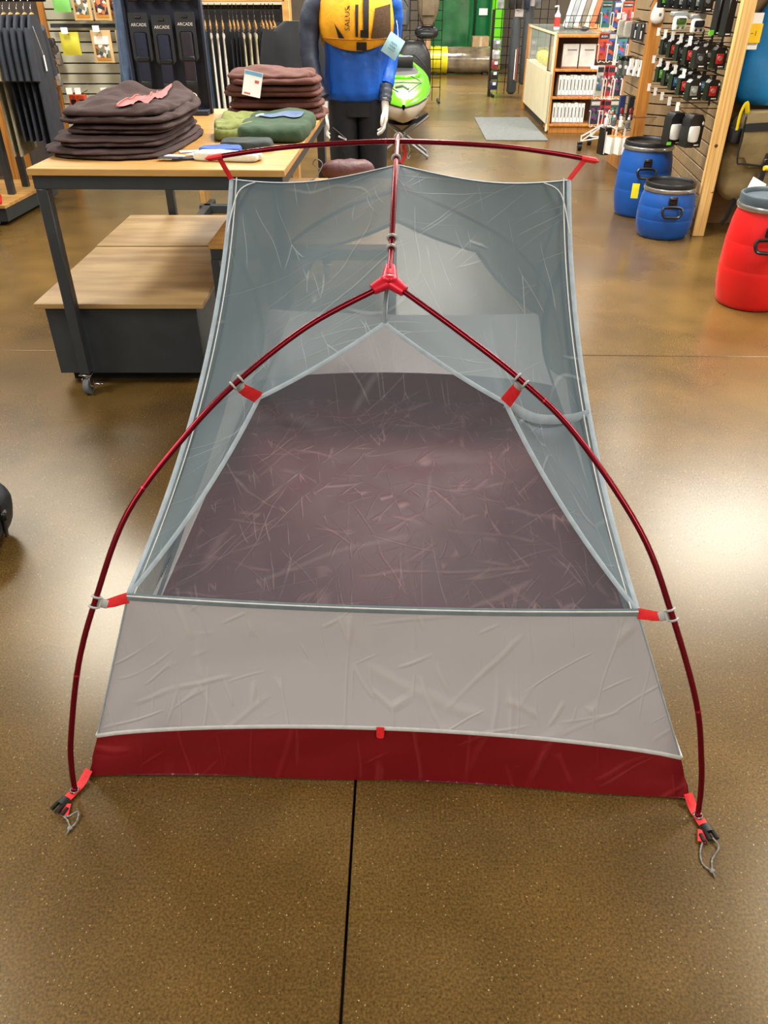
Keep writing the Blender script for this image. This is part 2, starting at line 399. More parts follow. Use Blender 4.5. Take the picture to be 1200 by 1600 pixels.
def coons(c0, c1, d0, d1, sag=V(0, 0, 0), mirror=False):
    """c0,c1 along s at t=0,1 ; d0,d1 along t at s=0,1"""
    def g(s, t):
        p = c0(s)*(1-t)+c1(s)*t + d0(t)*(1-s)+d1(t)*s - (c0(0)*(1-s)*(1-t)+c0(1)*s*(1-t)+c1(0)*(1-s)*t+c1(1)*s*t)
        k = 16*s*(1-s)*t*(1-t)
        p = p+sag*k+V(0, 0, .006*noise.noise(V(s*6, t*5, 2))*k)
        return mir(p) if mirror else p
    return g
ridge_c = curve(AP, TC, V(0, .03, .035))
seam_l = curve(FL, TLc, V(.035, .015, -.03)); seam_r = curve(FR, TRc, V(-.03, .015, -.03))
def topl(t): return TLc.lerp(TC, t)+V(0, 0, -.026*math.sin(PI*t)**1.0*(1-t*.3))
def topr(t): return TRc.lerp(TC, t)+V(0, 0, -.026*math.sin(PI*t)**1.0*(1-t*.3))
for mirror in (False, True):
    part('mesh_roof_panel', MB().grid(coons(seam_l, ridge_c, frame_l, topl, V(0, .01, -.03), mirror), 26, 24), M_MESH, TENT, 60)
    part('mesh_roof_panel', MB().grid(coons(seam_r, ridge_c, frame_r, topr, V(0, .01, -.03), mirror), 26, 24), M_MESH, TENT, 60)
# -- side walls: solid grey skirt below, mesh above
def side_edge(sg):
    sm = seam_l if sg < 0 else seam_r
    def top(t):
        return sm(t*2) if t < .5 else mir(sm(2-t*2))
    return top
def side_fn(sg, lo, hi):
    tp = side_edge(sg)
    def g(u, w_):
        q = lo+(hi-lo)*w_
        b = tub_side(-1+2*u, sg)[1]; t = tp(u); p = b.lerp(t, q)
        k = math.sin(PI*q); p.x -= sg*(.05*k*math.sin(PI*u)); p.x += .006*noise.noise(V(u*11, q*5, sg))*k
        return p
    return g
for sg in (-1, 1):
    part('side_skirt', MB().grid(side_fn(sg, 0, .42), 44, 8), M_GREY, TENT, 60)
    part('mesh_side_wall', MB().grid(side_fn(sg, .42, 1), 44, 16), M_MESH, TENT, 60)
    # D-shaped door zip arching over the side wall, and a dark strip of gear loft tape
    z = []
    fn = side_fn(sg, 0, 1)
    for k in range(41):
        a = PI*k/40; z.append(fn(.5-.36*math.cos(a), .16+.62*math.sin(a)))
    part('door_zip', MB().tube(z, (.011, .0015), 6, flat=(1, 0, 0)), mat('zip_tape', (104, 118, 128), .6, 0, .1, 30), TENT)
# -- seam tapes
def tape(fn, n, w_=.006, m=M_TAPE, name='seam_tape', up=(0, 0, 1), th=.0015):
    pts = [fn(i/n) for i in range(n+1)]
    return part(name, MB().tube(pts, (th, w_), 6, flat=up), m, TENT)
tape(lambda t: lower_top(-1+2*t)+V(0, -.003, 0), 24, .0085, up=(0, -1, .3))
tape(lambda t: lower_top(-1+2*t)+V(0, -.0045, .003), 24, .0018, M_TAPEW, 'stitching', up=(0, -1, .3))
tape(lambda t: tub_front(-1+2*t)[1]+V(0, -.003, .002), 30, .0055, M_TAPEW, 'seam_tape', up=(0, -1, .2))
tape(lambda t: tub_front(-1+2*t, True)[1], 20, .006, M_TAPEW)
for sg in (-1, 1): tape(lambda t: tub_side(-1+2*t, sg)[1], 20, .005, M_TAPEW)
M_TAPEM = mat('mid_grey_binding', (150, 164, 172), .6, 0, .08, 40)
for fn in (frame_l, frame_r):
    tape(fn, 30, .0052, M_TAPEM, 'door_frame_tape', up=(0, -1, 1)); tape(lambda t: mir(fn(t)), 20, .0075, M_TAPEM, 'door_frame_tape', up=(0, 1, 1))
for sm in (seam_l, seam_r):
    tape(sm, 24, .006, M_TAPEM); tape(lambda t: mir(sm(t)), 20, .006, M_TAPEM)
    tape(lambda t: sm(t)+V(.014 if sm is seam_l else -.014, 0, .004), 24, .0015, M_TAPEW, 'stitching')
for s_, q_ in ((-1, FL), (1, FR)): tape(lambda t: tub_front(s_)[1].lerp(q_, t), 8, .003, M_TAPEM)
tape(topl, 16, .004, M_TAPEM); tape(topr, 16, .004, M_TAPEM)
tape(ridge_c, 16, .004, M_TAPEM); tape(lambda t: mir(ridge_c(t)), 12, .004, M_TAPEM)
for sg, c, sm, tf in ((-1, TLc, seam_l, topl), (1, TRc, seam_r, topr)):   # stitched corner reinforcements
    a, b = sm(.86), tf(.15); q = (c+ (a+b)*.5*2)/3
    part('stitching', MB().tube(spline([a, q+V(0, 0, .012), b], 6), .0016, 5), M_TAPEW, TENT)
# right-hand storage loop tape between shoulder and seam
part('seam_tape', MB().tube(spline([SR, SR.lerp(seam_r(.42), .35)+V(0, .0, -.028), SR.lerp(seam_r(.42), .75)+V(0, 0, -.02), seam_r(.42)], 6), (.002, .011), 6, flat=(0, -1, .6)), M_TAPEM, TENT)
# printed maker's words on the left skirt
# -- poles
LEGL = [V(-.694, -.043, .004), V(-.688, -.034, .08), V(-.677, -.016, .161), V(-.644, .036, .322), V(-.604, .098, .447), V(-.539, .201, .603), V(-.427, .305, .729), V(-.327, .385, .814), V(-.185, .478, .903), V(-.039, .549, .963)]
LEGR = [V(.687, -.043, .004), V(.680, -.032, .08), V(.668, -.012, .161), V(.640, .028, .287), V(.575, .103, .456), V(.507, .195, .595), V(.378, .317, .743), V(.267, .396, .825), V(.14, .472, .897), V(.010, .549, .963)]
HUB = V(-.0145, .562, .977)
PR = .0062
def pole(pts, ferr):
    p = spline(pts, 7); o = part('pole', MB().tube(p, PR, 12), M_POLE, TENT)
    for k in ferr:
        i = int(k*(len(p)-2)); d = (p[i+1]-p[i]).normalized()
        part('ferrule', MB().tube([p[i], p[i]+d*.004], PR*1.10, 12), M_CHROME if False else mat('bright_red_ferrule', (206, 60, 74), .25, .8), o)
    return p
PLs = pole(LEGL, (.33, .6)); PRs = pole(LEGR, (.33, .75))
pole([mir(p) for p in LEGL], (.4,)); pole([mir(p) for p in LEGR], (.4,))
RIDGE = [HUB+V(0, .02, .016), V(-.014, .665, 1.014+.01), V(-.014, .815, 1.104), V(-.014, .95, 1.158), V(-.014, TM, 1.183), V(-.014, TL_-.95, 1.158), V(-.014, TL_-.815, 1.104), V(-.014, TL_-.665, 1.024), mir(HUB)+V(0, -.02, .016)]
RP = pole(RIDGE, (.15, .85))
CROSS = [V(-.497, 1.046, 1.134), V(-.38, 1.052, 1.150), V(-.245, 1.058, 1.163), V(-.013, 1.068, 1.1725), V(.228, 1.078, 1.163), V(.37, 1.083, 1.148), V(.490, 1.088, 1.129)]
CP = pole(CROSS, (.5,))
def hub(h, back):
    sg = -1 if back else 1
    mb = MB()
    d1 = (LEGL[-2]-HUB); d2 = (LEGR[-2]-HUB); d3 = (RIDGE[1]-HUB)
    for d in (d1, d2, d3):
        d = d.normalized(); e = HUB+d*.042
        mb.tube([HUB-d*.004, HUB+d*.018, e], [(.013, .020), (.0125, .0165), (.0105, .0125)], 12, flat=(0, -.45, .9))
    mb.ell(HUB, (.021, .021, .0135), 14, 8, rotx(-.5))
    if back:
        for v in mb.bm.verts: v.co = mir(v.co)
    o = part('pole_hub', mb, M_HUB, TENT, 50)
    nrm = V(0, -.47, .88); c = HUB+nrm*.0135
    md = MB().tube([c-nrm*.004, c+nrm*.001], .0080, 16, flat=(1, 0, 0)); mk = MB()
    for (a, b) in (((-.003, -.003), (0, .0035)), ((0, .0035), (.003, -.001)), ((-.0025, .001), (.003, .002)), ((.003, -.001), (.001, -.0035))):
        ax, ay = V(1, 0, 0), V(0, .88, .47)
        mk.tube([c+nrm*.0015+ax*a[0]+ay*a[1], c+nrm*.0015+ax*b[0]+ay*b[1]], .0009, 5)
    if back:
        for m_ in (md, mk):
            for v in m_.bm.verts: v.co = mir(v.co)
    part('emblem_disc', md, M_BLACK, o); part('emblem', mk, M_PAPER, o)
hub(HUB, False); hub(HUB, True)
part('apex_tape', MB().tube([HUB+V(-.004, -.004, -.01), AP+V(0, 0, .045), AP], (.0015, .0045), 6, flat=(0, -1, 0)), M_TAPEM, TENT)
def pole_clip(p, d, toward, anchor, wid=.011, side=True):
    """grey snap clip on a pole point p (pole dir d), red webbing running to the tent at anchor"""
    d = d.normalized(); t = (toward-p).normalized(); t = (t-d*t.dot(d)).normalized(); n = d.cross(t)
    mb = MB()
    for k in (-.011, .011):
        pts = []
        for i in range(15):
            a = math.radians(-160+320*i/14); pts.append(p+d*k-t*math.cos(a)*.0085*-1*-1+n*math.sin(a)*.0085)
        mb.tube(pts, .0026, 6)
    mb.tube([p+t*.010-d*.012, p+t*.010+d*.012], (.003, .005), 6)
    mb.tube([p+t*.009, p+t*.026], (.0028, .010), 8, flat=n)
    c = part('pole_clip', mb, M_CLIP, TENT)
    a = p+t*.022
    m2 = MB()
    mid = (a+anchor)/2
    pts = [a, a.lerp(anchor, .33)+V(0, 0, -.001), a.lerp(anchor, .66), anchor]
    m2.tube(pts, [(.0016, wid*.85), (.0014, wid), (.0014, wid*1.05), (.0012, wid*1.1)], 6, flat=n)
    part('webbing_strap', m2, M_WEB, TENT)
pole_clip(V(-.604, .098, .447), LEGL[5]-LEGL[3], FL, FL+V(0, -.002, -.004))
pole_clip(V(.575, .103, .456), LEGR[5]-LEGR[3], FR, FR+V(0, -.002, -.004))
pole_clip(V(-.327, .385, .814), LEGL[8]-LEGL[6], SL, SL, .013)
pole_clip(V(.267, .396, .825), LEGR[8]-LEGR[6], SR, SR, .013)
for p in (mir(V(-.604, .098, .447)), mir(V(.575, .103, .456))):
    a = mir(FL) if p.x < 0 else mir(FR)
    pole_clip(p, V(0, 0, 1), a, a)
# small ring clips along the ridge and at the crossing
def ring_clip(p, d, r=.009, th=.0034):
    d = d.normalized(); up = V(0, 0, 1) if abs(d.z) < .9 else V(0, 1, 0); n = (up-d*up.dot(d)).normalized(); b = d.cross(n)
    pts = [p+n*r*math.cos(2*PI*i/14)+b*r*math.sin(2*PI*i/14) for i in range(15)]
    return MB().tube(pts, th, 7, cap=False)
def onr(v):
    for a, b in zip(RP, RP[1:]):
        if a.y <= v <= b.y: return a.lerp(b, (v-a.y)/(b.y-a.y)), (b-a)
for v in (.655, .685, .94, 1.12):
    p, d = onr(v); part('ridge_clip', ring_clip(p, d), M_CLIP, TENT)
p, d = onr(.69); part('ridge_hook', MB().tube([p+V(0, 0, -.009), p+V(.002, .002, -.03), ridge_c(.22)], .002, 6), M_CLIP, TENT)
p, d = onr(.945); part('ridge_hook', MB().tube([p+V(0, 0, -.009), ridge_c(.78)], .002, 6), M_CLIP, TENT)
part('ridge_strap', MB().tube([V(-.0, 1.072, 1.165), V(.006, 1.074, 1.14), TC+V(.008, 0, .004)], (.001, .004), 6, flat=(0, 1, 0)), M_WEB, TENT)
part('ridge_hook', MB().tube(spline([V(.012, 1.075, 1.165), V(.016, 1.075, 1.15), V(.009, 1.075, 1.139), V(.015, 1.075, 1.129), V(.018, 1.075, 1.138)], 5), .0016, 6), M_CHROME, TENT)
for c, e, nx in ((TLc, V(-.497, 1.046, 1.134), V(-.38, 1.052, 1.15)), (TRc, V(.490, 1.088, 1.129), V(.37, 1.083, 1.148))):
    d = (e-nx).normalized()
    part('pole_pocket', MB().tube([e-d*.032, e+d*.004, e+d*.013], [(.0075, .0075), (.0075, .009), (.002, .007)], 8), M_WEB, TENT)
    part('webbing_strap', MB().tube([e-d*.022, (e-d*.022).lerp(c, .5), c], (.0012, .0065), 6, flat=(0, -1, .2)), M_WEB, TENT)
# -- corner tie-outs
def cornerset(sg, back=False):
    s = sg; nm = []
    foot = LEGL[0] if sg < 0 else LEGR[0]; foot = V(foot.x, foot.y, 0)
    c0 = V(sg*.675, .002, .022)
    out = (foot-c0); out.z = 0; out.normalize()
    end = foot+out*.030
    st = MB().tube(spline([c0, c0.lerp(foot, .55)+V(0, 0, -.002), V(foot.x, foot.y, .006), V(end.x, end.y, .008)], 4), (.0012, .0105), 6, flat=(0, 0, 1))
    n = V(-out.y, out.x, 0)
    bk = MB()
    q = V(end.x, end.y, .010)
    bk.tube([q-out*.006, q+out*.012], (.007, .012), 8, flat=(0, 0, 1))
    bk.tube([q+out*.010+n*.008, q+out*.03+n*.009], (.005, .0045), 8); bk.tube([q+out*.010-n*.008, q+out*.03-n*.009], (.005, .0045), 8)
    bk.tube([q+out*.012-n*.02*sg, q+out*.03-n*.022*sg], (.004, .004), 8)
    tb = MB().tube([q+out*.004-n*.012*sg+V(0, 0, -.001), q+out*.028-n*.026*sg+V(0, 0, -.003)], (.0012, .008), 6, flat=(0, 0, 1))
    gr = MB()
    p = V(foot.x, foot.y, .0095)
    gr.tube([p+V(.009*math.cos(a*PI/8), .009*math.sin(a*PI/8), 0) for a in range(17)], .0022, 6, cap=False)
    e = q+out*.026-n*.022*sg; e.z = .006
    if sg < 0: cpts = [e, e+V(.012, -.006, .002), e+V(.030, .006, .004), e+V(.034, -.012, -.001), e+V(.026, -.028, -.002), e+V(.012, -.012, 0), e+V(.0, -.004, 0)]
    else: cpts = [e, e+V(-.012, -.025, -.002), e+V(-.014, -.05, -.003), e+V(.0, -.062, -.003), e+V(.008, -.04, -.002), e+V(.03, -.012, 0), e+V(.022, .006, .003)]
    cr = MB().tube(spline(cpts, 6), .0017, 6)
    kq = cpts[4] if sg < 0 else cpts[3]
    kn = MB().ell(kq+V(0, -.004, .002), (.006, .005, .004), 8, 6); kn.tube([kq+V(0, -.004, .002), kq+V(.003*sg, -.016, 0)], .0018, 6)
    for nme, mb, m in (('corner_strap', st, M_WEB), ('buckle', bk, M_BLACK), ('pull_tab', tb, M_WEB), ('grommet', gr, M_CHROME), ('tie_cord', cr, M_CORD), ('cord_knot', kn, M_CORD)):
        if back:
            for v in mb.bm.verts: v.co = mir(v.co)
        part(nme, mb, m, TENT)
for sg in (-1, 1):
    cornerset(sg); cornerset(sg, True)
# red loop in the middle of the front seam, small print on the skirt
tc_ = tub_front(-.015)[1]
part('seam_loop', MB().prism([(-.0085, .008), (.0085, .008), (.0085, -.016), (.005, -.021), (-.005, -.021), (-.0085, -.016)], .003, tr(tc_.x, tc_.y-.007, tc_.z)@rotx(-.18)), M_WEB, TENT)
fn = side_fn(-1, 0, 1)
pr = MB(); rr = random.Random(3)
for k in range(9):
    a = fn(.135+.0035*k, .44)+V(.003, 0, 0); h = .006+.006*rr.random()
    pr.tube([a, a+V(-.2*h, .001*rr.uniform(-3, 3), h)], .0011, 5); pr.tube([a+V(0, .003, h*.3), a+V(0, .006, h*rr.random())], .001, 5)
part('small_print', pr, M_BLACK, TENT)

# the rear half is shorter than the front half: the tent stops short of the display table
for o in [k for k in bpy.data.objects if k.type == 'MESH' and (k.parent == TENT or (k.parent and k.parent.parent == TENT))]:
    for v in o.data.vertices:
        if v.co.y > TM: v.co.y = TM+(v.co.y-TM)*.85
    o.data.update()
# ------------------------------------------------------------------ display table and what is under it
TBY = math.radians(-1.8)
TAB = thing('display_table', 'tall display table with bamboo top and charcoal steel legs on casters', 'table', (-1.335, 3.12, 0), TBY)
TW, TD, TH = .955, 1.70, .934
part('table_top', MB().box((TW/2, TD/2, TH-.0125), (TW+.02, TD+.02, .025), .002), M_BAMBOO, TAB)
for y in (.025, TD-.025): part('rail', MB().box((TW/2, y, TH-.05), (TW, .045, .05), .002), M_STEEL, TAB)
for x in (.025, TW-.025): part('rail', MB().box((x, TD/2, TH-.05), (.045, TD-.09, .05), .002), M_STEEL, TAB)
for x in (.025, TW-.025):
    for y in (.025, TD-.025):
        part('leg', MB().box((x, y, (TH-.075+.095)/2), (.045, .045, TH-.075-.095), .003), M_STEEL, TAB)
        c = part('caster', MB().box((x, y, .09), (.055, .055, .006), .001).tube([(x, y, .072), (x, y, .088)], .018, 12).box((x-.016, y-.012, .052), (.003, .034, .05), .001).box((x+.016, y-.012, .052), (.003, .034, .05), .001).tube([(x-.02, y-.015, .037), (x+.026, y-.015, .037)], .006, 8).box((x+.05, y-.012, .05), (.035, .022, .006), .002), M_CHROME, TAB)
        part('wheel', MB().tube([(x-.012, y-.015, .036), (x+.012, y-.015, .036)], .036, 20), M_RUBBER, c)
def riser(label, x0, x1, y0, y1, h, knots):
    r = thing('display_riser', label, 'riser', ((x0+x1)/2, (y0+y1)/2, 0)); w_, d = x1-x0, y1-y0
    part('plinth', MB().box((0, .02, .03), (w_-.12, d-.16, .06)), mat('plinth_black', (14, 14, 14), .8), r)
    part('body', MB().box((0, 0, .06+(h-.022-.06)/2), (w_-.07, d-.05, h-.022-.06), .002), M_STEEL, r)
    part('board', MB().box((0, 0, h-.011), (w_, d-.004, .022), .002), M_BAMBOO_WORN, r)
    return r
riser('low charcoal box with worn bamboo top under the front of the tall table', -1.49, -.77, 3.19, 4.06, .386, 0)
riser('low charcoal box with bamboo top, further back behind the front low box', -1.49, -.80, 4.065, 4.715, .39, 0)
NT = thing('nesting_table', 'lower bamboo-topped nesting table beside the low boxes, half behind the tent', 'table', (-.745, 3.33, 0), math.radians(-1))
nw, nd, nh = .80, 1.35, .60
part('table_top', MB().box((nw/2, nd/2, nh-.0125), (nw, nd, .025), .002), M_BAMBOO, NT)
for y in (.022, nd-.022): part('rail', MB().box((nw/2, y, nh-.047), (nw-.01, .04, .045), .002), M_STEEL, NT)
for x in (.022, nw-.022): part('rail', MB().box((x, nd/2, nh-.047), (.04, nd-.09, .045), .002), M_STEEL, NT)
for x in (.022, nw-.022):
    for y in (.022, nd-.022): part('leg', MB().box((x, y, (nh-.07)/2), (.04, .04, nh-.07), .003), M_STEEL, NT)

# ------------------------------------------------------------------ barrels
def barrel(label, loc, r, h, colm, lidm, rz, lidh=.045, handle=True):
    B = thing('barrel', label, 'barrel', loc, rz)
    prof = [(r*.80, 0), (r*.86, .006), (r*.90, .03), (r*.975, h*.22), (r*1.0, h*.36), (r*1.0, h*.40), (r*.996, h*.407), (r*.996, h*.413), (r*1.0, h*.42), (r*.985, h*.66), (r*.981, h*.665), (r*.980, h*.672), (r*.981, h*.677), (r*.93, h*.85), (r*.87, h*.95), (r*.85, h)]
    part('drum', MB().lathe(prof, 40), colm, B, 50)
    part('clamp_ring', MB().lathe([(r*.84, h-.012), (r*.90, h-.012), (r*.915, h-.004), (r*.915, h+.006), (r*.90, h+.013), (r*.84, h+.013)], 40), mat('galvanised_ring', (186, 186, 184), .3, .9, .08, 20), B, 50)
    l = part('lid', MB().lathe([(r*.85, h+.012), (r*.875, h+.014), (r*.88, h+lidh-.006), (r*.86, h+lidh), (r*.82, h+lidh), (r*.80, h+lidh-.004), (r*.79, h+lidh-.022), (r*.3, h+lidh-.024), (.001, h+lidh-.024)], 40), lidm, B, 40)
    la = -PI/2
    for k, a in enumerate((-PI/2, PI/2)):
        rr = r*.985; c, s = math.cos(a), math.sin(a)
        Mx = rotz(a+PI/2)
        hz = h*.80
        mb = MB().box((0, -r*.955, hz+.012), (.058, .016, .055), .004)
        mb.box((0, -r*.965-.008, hz+.026), (.045, .01, .012), .003)
        mb.bm.transform(Mx); hp = part('handle_plate', mb, M_BLACK, B)
        hb = MB().tube(spline([(-.055, -r*.985-.012, hz-.03), (-.066, -r-.02, hz-.05), (-.05, -r-.024, hz-.085), (0, -r-.025, hz-.088), (.05, -r-.024, hz-.085), (.066, -r-.02, hz-.05), (.055, -r*.985-.012, hz-.03), (0, -r*.985-.012, hz-.024), (-.055, -r*.985-.012, hz-.03)], 4), (.011, .0085), 8)
        hb.bm.transform(Mx); part('handle', hb, M_BLACK, hp)
    mb = MB().box((0, -r*.93, h), (.075, .012, .016), .002).box((.02, -r*.945, h-.004), (.05, .006, .008), .001); mb.bm.transform(rotz(.75)); part('latch', mb, M_CHROME, B)
    return B
M_BBLUE = mat('blue_drum_plastic', (6, 76, 156), .42, 0, .05, 5, .05, 30)
M_BRED = mat('red_drum_plastic', (222, 22, 24), .4, 0, .04, 5, .04, 30)
b1 = barrel('tall blue plastic barrel with black lid behind the shorter blue barrel', (2.02, 6.42, 0), .205, .49, M_BBLUE, M_BLACK, -.22)
b2 = barrel('short blue plastic barrel with black lid beside the pine post', (2.02, 5.78, 0), .195, .325, M_BBLUE, M_BLACK, -.12)
b3 = barrel('red plastic barrel with grey lid at the right edge', (2.09, 4.33, 0), .205, .53, M_BRED, mat('slate_lid', (70, 84, 92), .45), -.32, .06)
part('price_sticker', MB().box((.02, -.06, .325+.0225), (.03, .022, .001)), M_PAPER, b2)
# yellow price card hanging on the short barrel's rim
solo('price_card', MB().box((0, 0, 0), (.05, .003, .10)), mat('yellow_card', (240, 222, 20), .6, 0, .03), 'yellow price card tucked between the two blue barrels', 'price card', (1.825, 5.93, .27), -.35)
# ------------------------------------------------------------------ folded clothes on the display table
def pillow(mb, c, w_, d, h, rz=0., seed=0., amp=.008, lump=None, n=46, p=14., tilt=0.):
    """soft slab with bulging rounded rim; returns its top-surface function"""
    R = rotz(rz)
    def env(u, v): return max(0., (1-abs(u)**p)*(1-abs(v)**p))**.5
    def wob(u, v):
        return 1+.05*noise.noise(V(u*1.6+seed, v*1.6, 5.1))+.02*noise.noise(V(u*5+seed, v*5, 1.1))
    def top(u, v):
        x, y = u*w_/2, v*d/2; e_ = env(u, v)
        z = h*(.42+.58*e_)+(lump(u, v) if lump else 0)*e_
        q = V(x*6+seed, y*6, seed*1.7)
        z += e_*amp*(noise.noise(q)+.7*noise.noise(q*2.3)+.9*(.35-abs(noise.noise(q*1.5+V(3, 1, 2)))))
        e = wob(u, v); k_ = .24
        return V(x*e*math.sqrt(1-k_*v**4), y*e*math.sqrt(1-k_*u**4), z)
    def bot(u, v):
        q = top(u, v); e_ = env(u, v); q.z = h*.42*(1-e_)**1.2; return q
    def P_(v): return V(*c)+(R @ v)
    def rim(x): y = 2*x-1; return .5+.5*math.copysign(1-(1-abs(y))**1.5, y)
    mb.grid(lambda i, j: P_(top(-1+2*rim(i), -1+2*rim(j))), n, n); mb.grid(lambda i, j: P_(bot(-1+2*rim(i), -1+2*rim(j))), n, n)
    return lambda u, v, dz=0.: P_(top(u, v)+V(0, 0, dz))
TT = TH+.001
M_PLUM = mat('plum_brown_fleece', (62, 42, 39), .95, 0, .12, 25, .25, 160, sheen=.0)
M_PINK = mat('dusty_pink_nylon', (190, 98, 96), .6, 0, .08, 20, .15, 60)
def sweater(label, c, w_, d, h, rz, m, seed, group, lump=None, amp=.008, layers=2, name='folded_sweater'):
    o = thing(name, label, 'sweater', c, rz, group); mb = MB(); f = None; z = 0
    rr = random.Random(int(seed*10))
    for k in range(layers):
        hh = h/layers*1.06
        f = pillow(mb, (rr.uniform(-.02, .02), rr.uniform(-.015, .015), z), w_*rr.uniform(.92, 1.0), d*rr.uniform(.94, 1.), hh, 0, seed+k*3.1, amp, lump if k == layers-1 else None)
        z += h/layers*.80
    zmax = max(v.co.z for v in mb.bm.verts); part('body', mb, m, o, 70); o['height'] = zmax
    return o, f
def collar_lump(u, v):
    return .052*math.exp(-((u+.35)**2/.10+(v-.72)**2/.05))+.03*math.exp(-((u-.55)**2/.05+(v-.8)**2/.04))+.02*math.exp(-((u+.2)**2/.2+(v+.5)**2/.08))
nst = ['at the bottom of the pile', 'second from the bottom of the pile', 'third from the bottom of the pile']
zc = TT
def cuff(o, w_, y, h, sc=1.):
    part('cuff', MB().tube(spline([(-w_*.46, y-.03, h*.5), (-w_*.53, y+.02, h*.52), (-w_*.49, y+.09, h*.5)], 4), [(h*.36, .026*sc)]*9, 10), M_PLUM, o)
for k in range(3):
    o, f = sweater('plum brown folded sweater, '+nst[k]+' on the table corner', (-1.095+.012*k, 3.66+.015*k, zc), .50-.02*k, .80-.04*k, .037, TBY+.03*(k-1), M_PLUM, 2.+k, 'plum sweaters piled on the table corner', None, .003)
    cuff(o, .50-.02*k, -.22+.08*k, .034); zc += o['height']+.0008; del o['height']
o, f = sweater('plum brown folded sweater with pink zip placket, topmost of the table-corner pile', (-1.06, 3.70, zc), .47, .72, .056, TBY-.02, M_PLUM, 6.3, 'plum sweaters piled on the table corner', collar_lump, .020)
part('zip_placket', MB().grid(lambda i, j: f(.18+.36*i+.08*math.sin(2.6*j)-.05*j, -.90+1.60*j, .008), 14, 50), M_PINK, o, 70, 'dusty pink zip placket')
part('zip', MB().tube([f(.20+.08*math.sin(2.6*j/20)-.05*j/20, -.9+1.6*j/20, .012) for j in range(21)], .0025, 6), mat('copper_zip', (150, 90, 70), .4, .3), o)
del o['height']
# green fleece
M_GRN = mat('forest_green_fleece', (48, 72, 48), .95, 0, .1, 25, .25, 160, sheen=.0)
M_OLV = mat('olive_green_fleece', (116, 124, 62), .95, 0, .1, 25, .25, 160, sheen=.0)
GF = thing('folded_fleece', 'green two-tone folded fleece with blue chest pocket', 'sweater', (-.575, 3.96, TT), TBY)
mb = MB(); g1 = pillow(mb, (.085, 0, 0), .32, .62, .062, 0, 1.2, .010, lambda u, v: .02*math.exp(-((u-.2)**2+(v-.7)**2)/.15)); part('body', mb, M_GRN, GF, 70)
mb = MB(); g2 = pillow(mb, (-.10, .02, .0), .18, .58, .050, .06, 4.2, .014, lambda u, v: .03*math.exp(-((u+.7)**2/.2+(v-.3)**2/.2))); pillow(mb, (-.125, -.12, 0), .12, .26, .06, .25, 8.2, .012); part('sleeve', mb, M_OLV, GF, 70, 'olive green sleeve')
mb = MB(); pillow(mb, (-.13, .16, 0.0), .11, .22, .055, -.2, 5.5, .012); part('sleeve', mb, M_OLV, GF, 70)
part('chest_pocket', MB().grid(lambda i, j: g1(-.55+1.25*i, -.02+.30*j, .006), 24, 14), mat('blue_pocket_nylon', (44, 80, 124), .5), GF, 70, 'blue nylon chest pocket')
part('zip_pull', MB().tube([g1(-.62, -.06, .006), g1(-.5, .02, .008), g1(-.45, .10, .007)], .004, 6), M_PAPER, GF)
# reddish brown jackets
M_RUST = mat('rust_brown_canvas', (90, 48, 38), .85, 0, .12, 25, .2, 140, sheen=.0)
zc = TT
jl = ['bottom of the back pile', 'second from the bottom of the back pile', 'third from the bottom of the back pile']
for k in range(4):
    lab = ('rust brown folded jacket, '+jl[k]) if k < 3 else 'rust brown folded jacket with hanging paper tag, on top of the back pile'
    o, f = sweater(lab, (-.565+.01*(k % 2), 4.545-.01*k, zc), .50-.02*(k % 2), .40, .052, TBY+.05*(k % 2), M_RUST, 11.+k, 'rust brown jackets piled at the back of the table', (lambda u, v: .025*math.exp(-((u+.2)**2/.2+(v-.3)**2/.2))) if k == 3 else None, .012 if k == 3 else .004, 2, 'folded_jacket')
    zc += o['height']+.0008; del o['height']
a = f(-.15, -.78, .004)
pt = MB().box((0, 0, 0), (.088, .002, .11)); pt.bm.transform(tr(-.09, -.245, .012) @ rotz(.1) @ rotx(-.28) @ roty(.22))
tg = part('hang_tag', pt, M_PAPER, o, 40, 'white and blue paper hang tag')
pt = MB().box((0, -.0015, .045), (.084, .001, .016)); pt.bm.transform(tr(-.09, -.245, .012) @ rotz(.1) @ rotx(-.28) @ roty(.22)); part('tag_band', pt, mat('sky_blue_print', (120, 180, 214), .6), tg)
for q_, w_ in (((.02, -.0015, .012), (.02, .001, .012)), ((-.02, -.0015, -.045), (.03, .001, .007))):
    pt = MB().box(q_, w_); pt.bm.transform(tr(-.09, -.245, .012) @ rotz(.1) @ rotx(-.28) @ roty(.22)); part('tag_print', pt, mat('orange_print', (226, 96, 60), .6), tg)
# small pieces at the front right of the table
mb = MB(); pillow(mb, (0, 0, 0), .27, .105, .028, -.12, 3.3, .004); pillow(mb, (.085, -.006, .004), .10, .085, .024, .35, 6.3, .004)
solo('neck_gaiter', mb, mat('cream_knit', (222, 218, 200), .9, 0, .06, 40, .2, 200), 'cream folded knit lying near the front edge of the table', 'gaiter', (-.615, 3.29, TT), -.05, sharp=70)
mb = MB(); pillow(mb, (0, 0, 0), .22, .15, .035, .1, 7.3, .012)
solo('beanie', mb, mat('dark_slate_knit', (52, 60, 58), .95, 0, .1, 40, .2, 200), 'dark slate crumpled knit in front of the green fleece', 'beanie', (-.575, 3.535, TT), 0, sharp=70)
mb = MB(); pillow(mb, (0, 0, 0), .17, .10, .028, .05, 9.3, .008)
solo('headband', mb, mat('royal_blue_knit', (54, 88, 158), .9, 0, .1, 40, .2, 200), 'royal blue folded knit between the cream knit and the slate knit', 'headband', (-.665, 3.415, TT), 0, sharp=70)
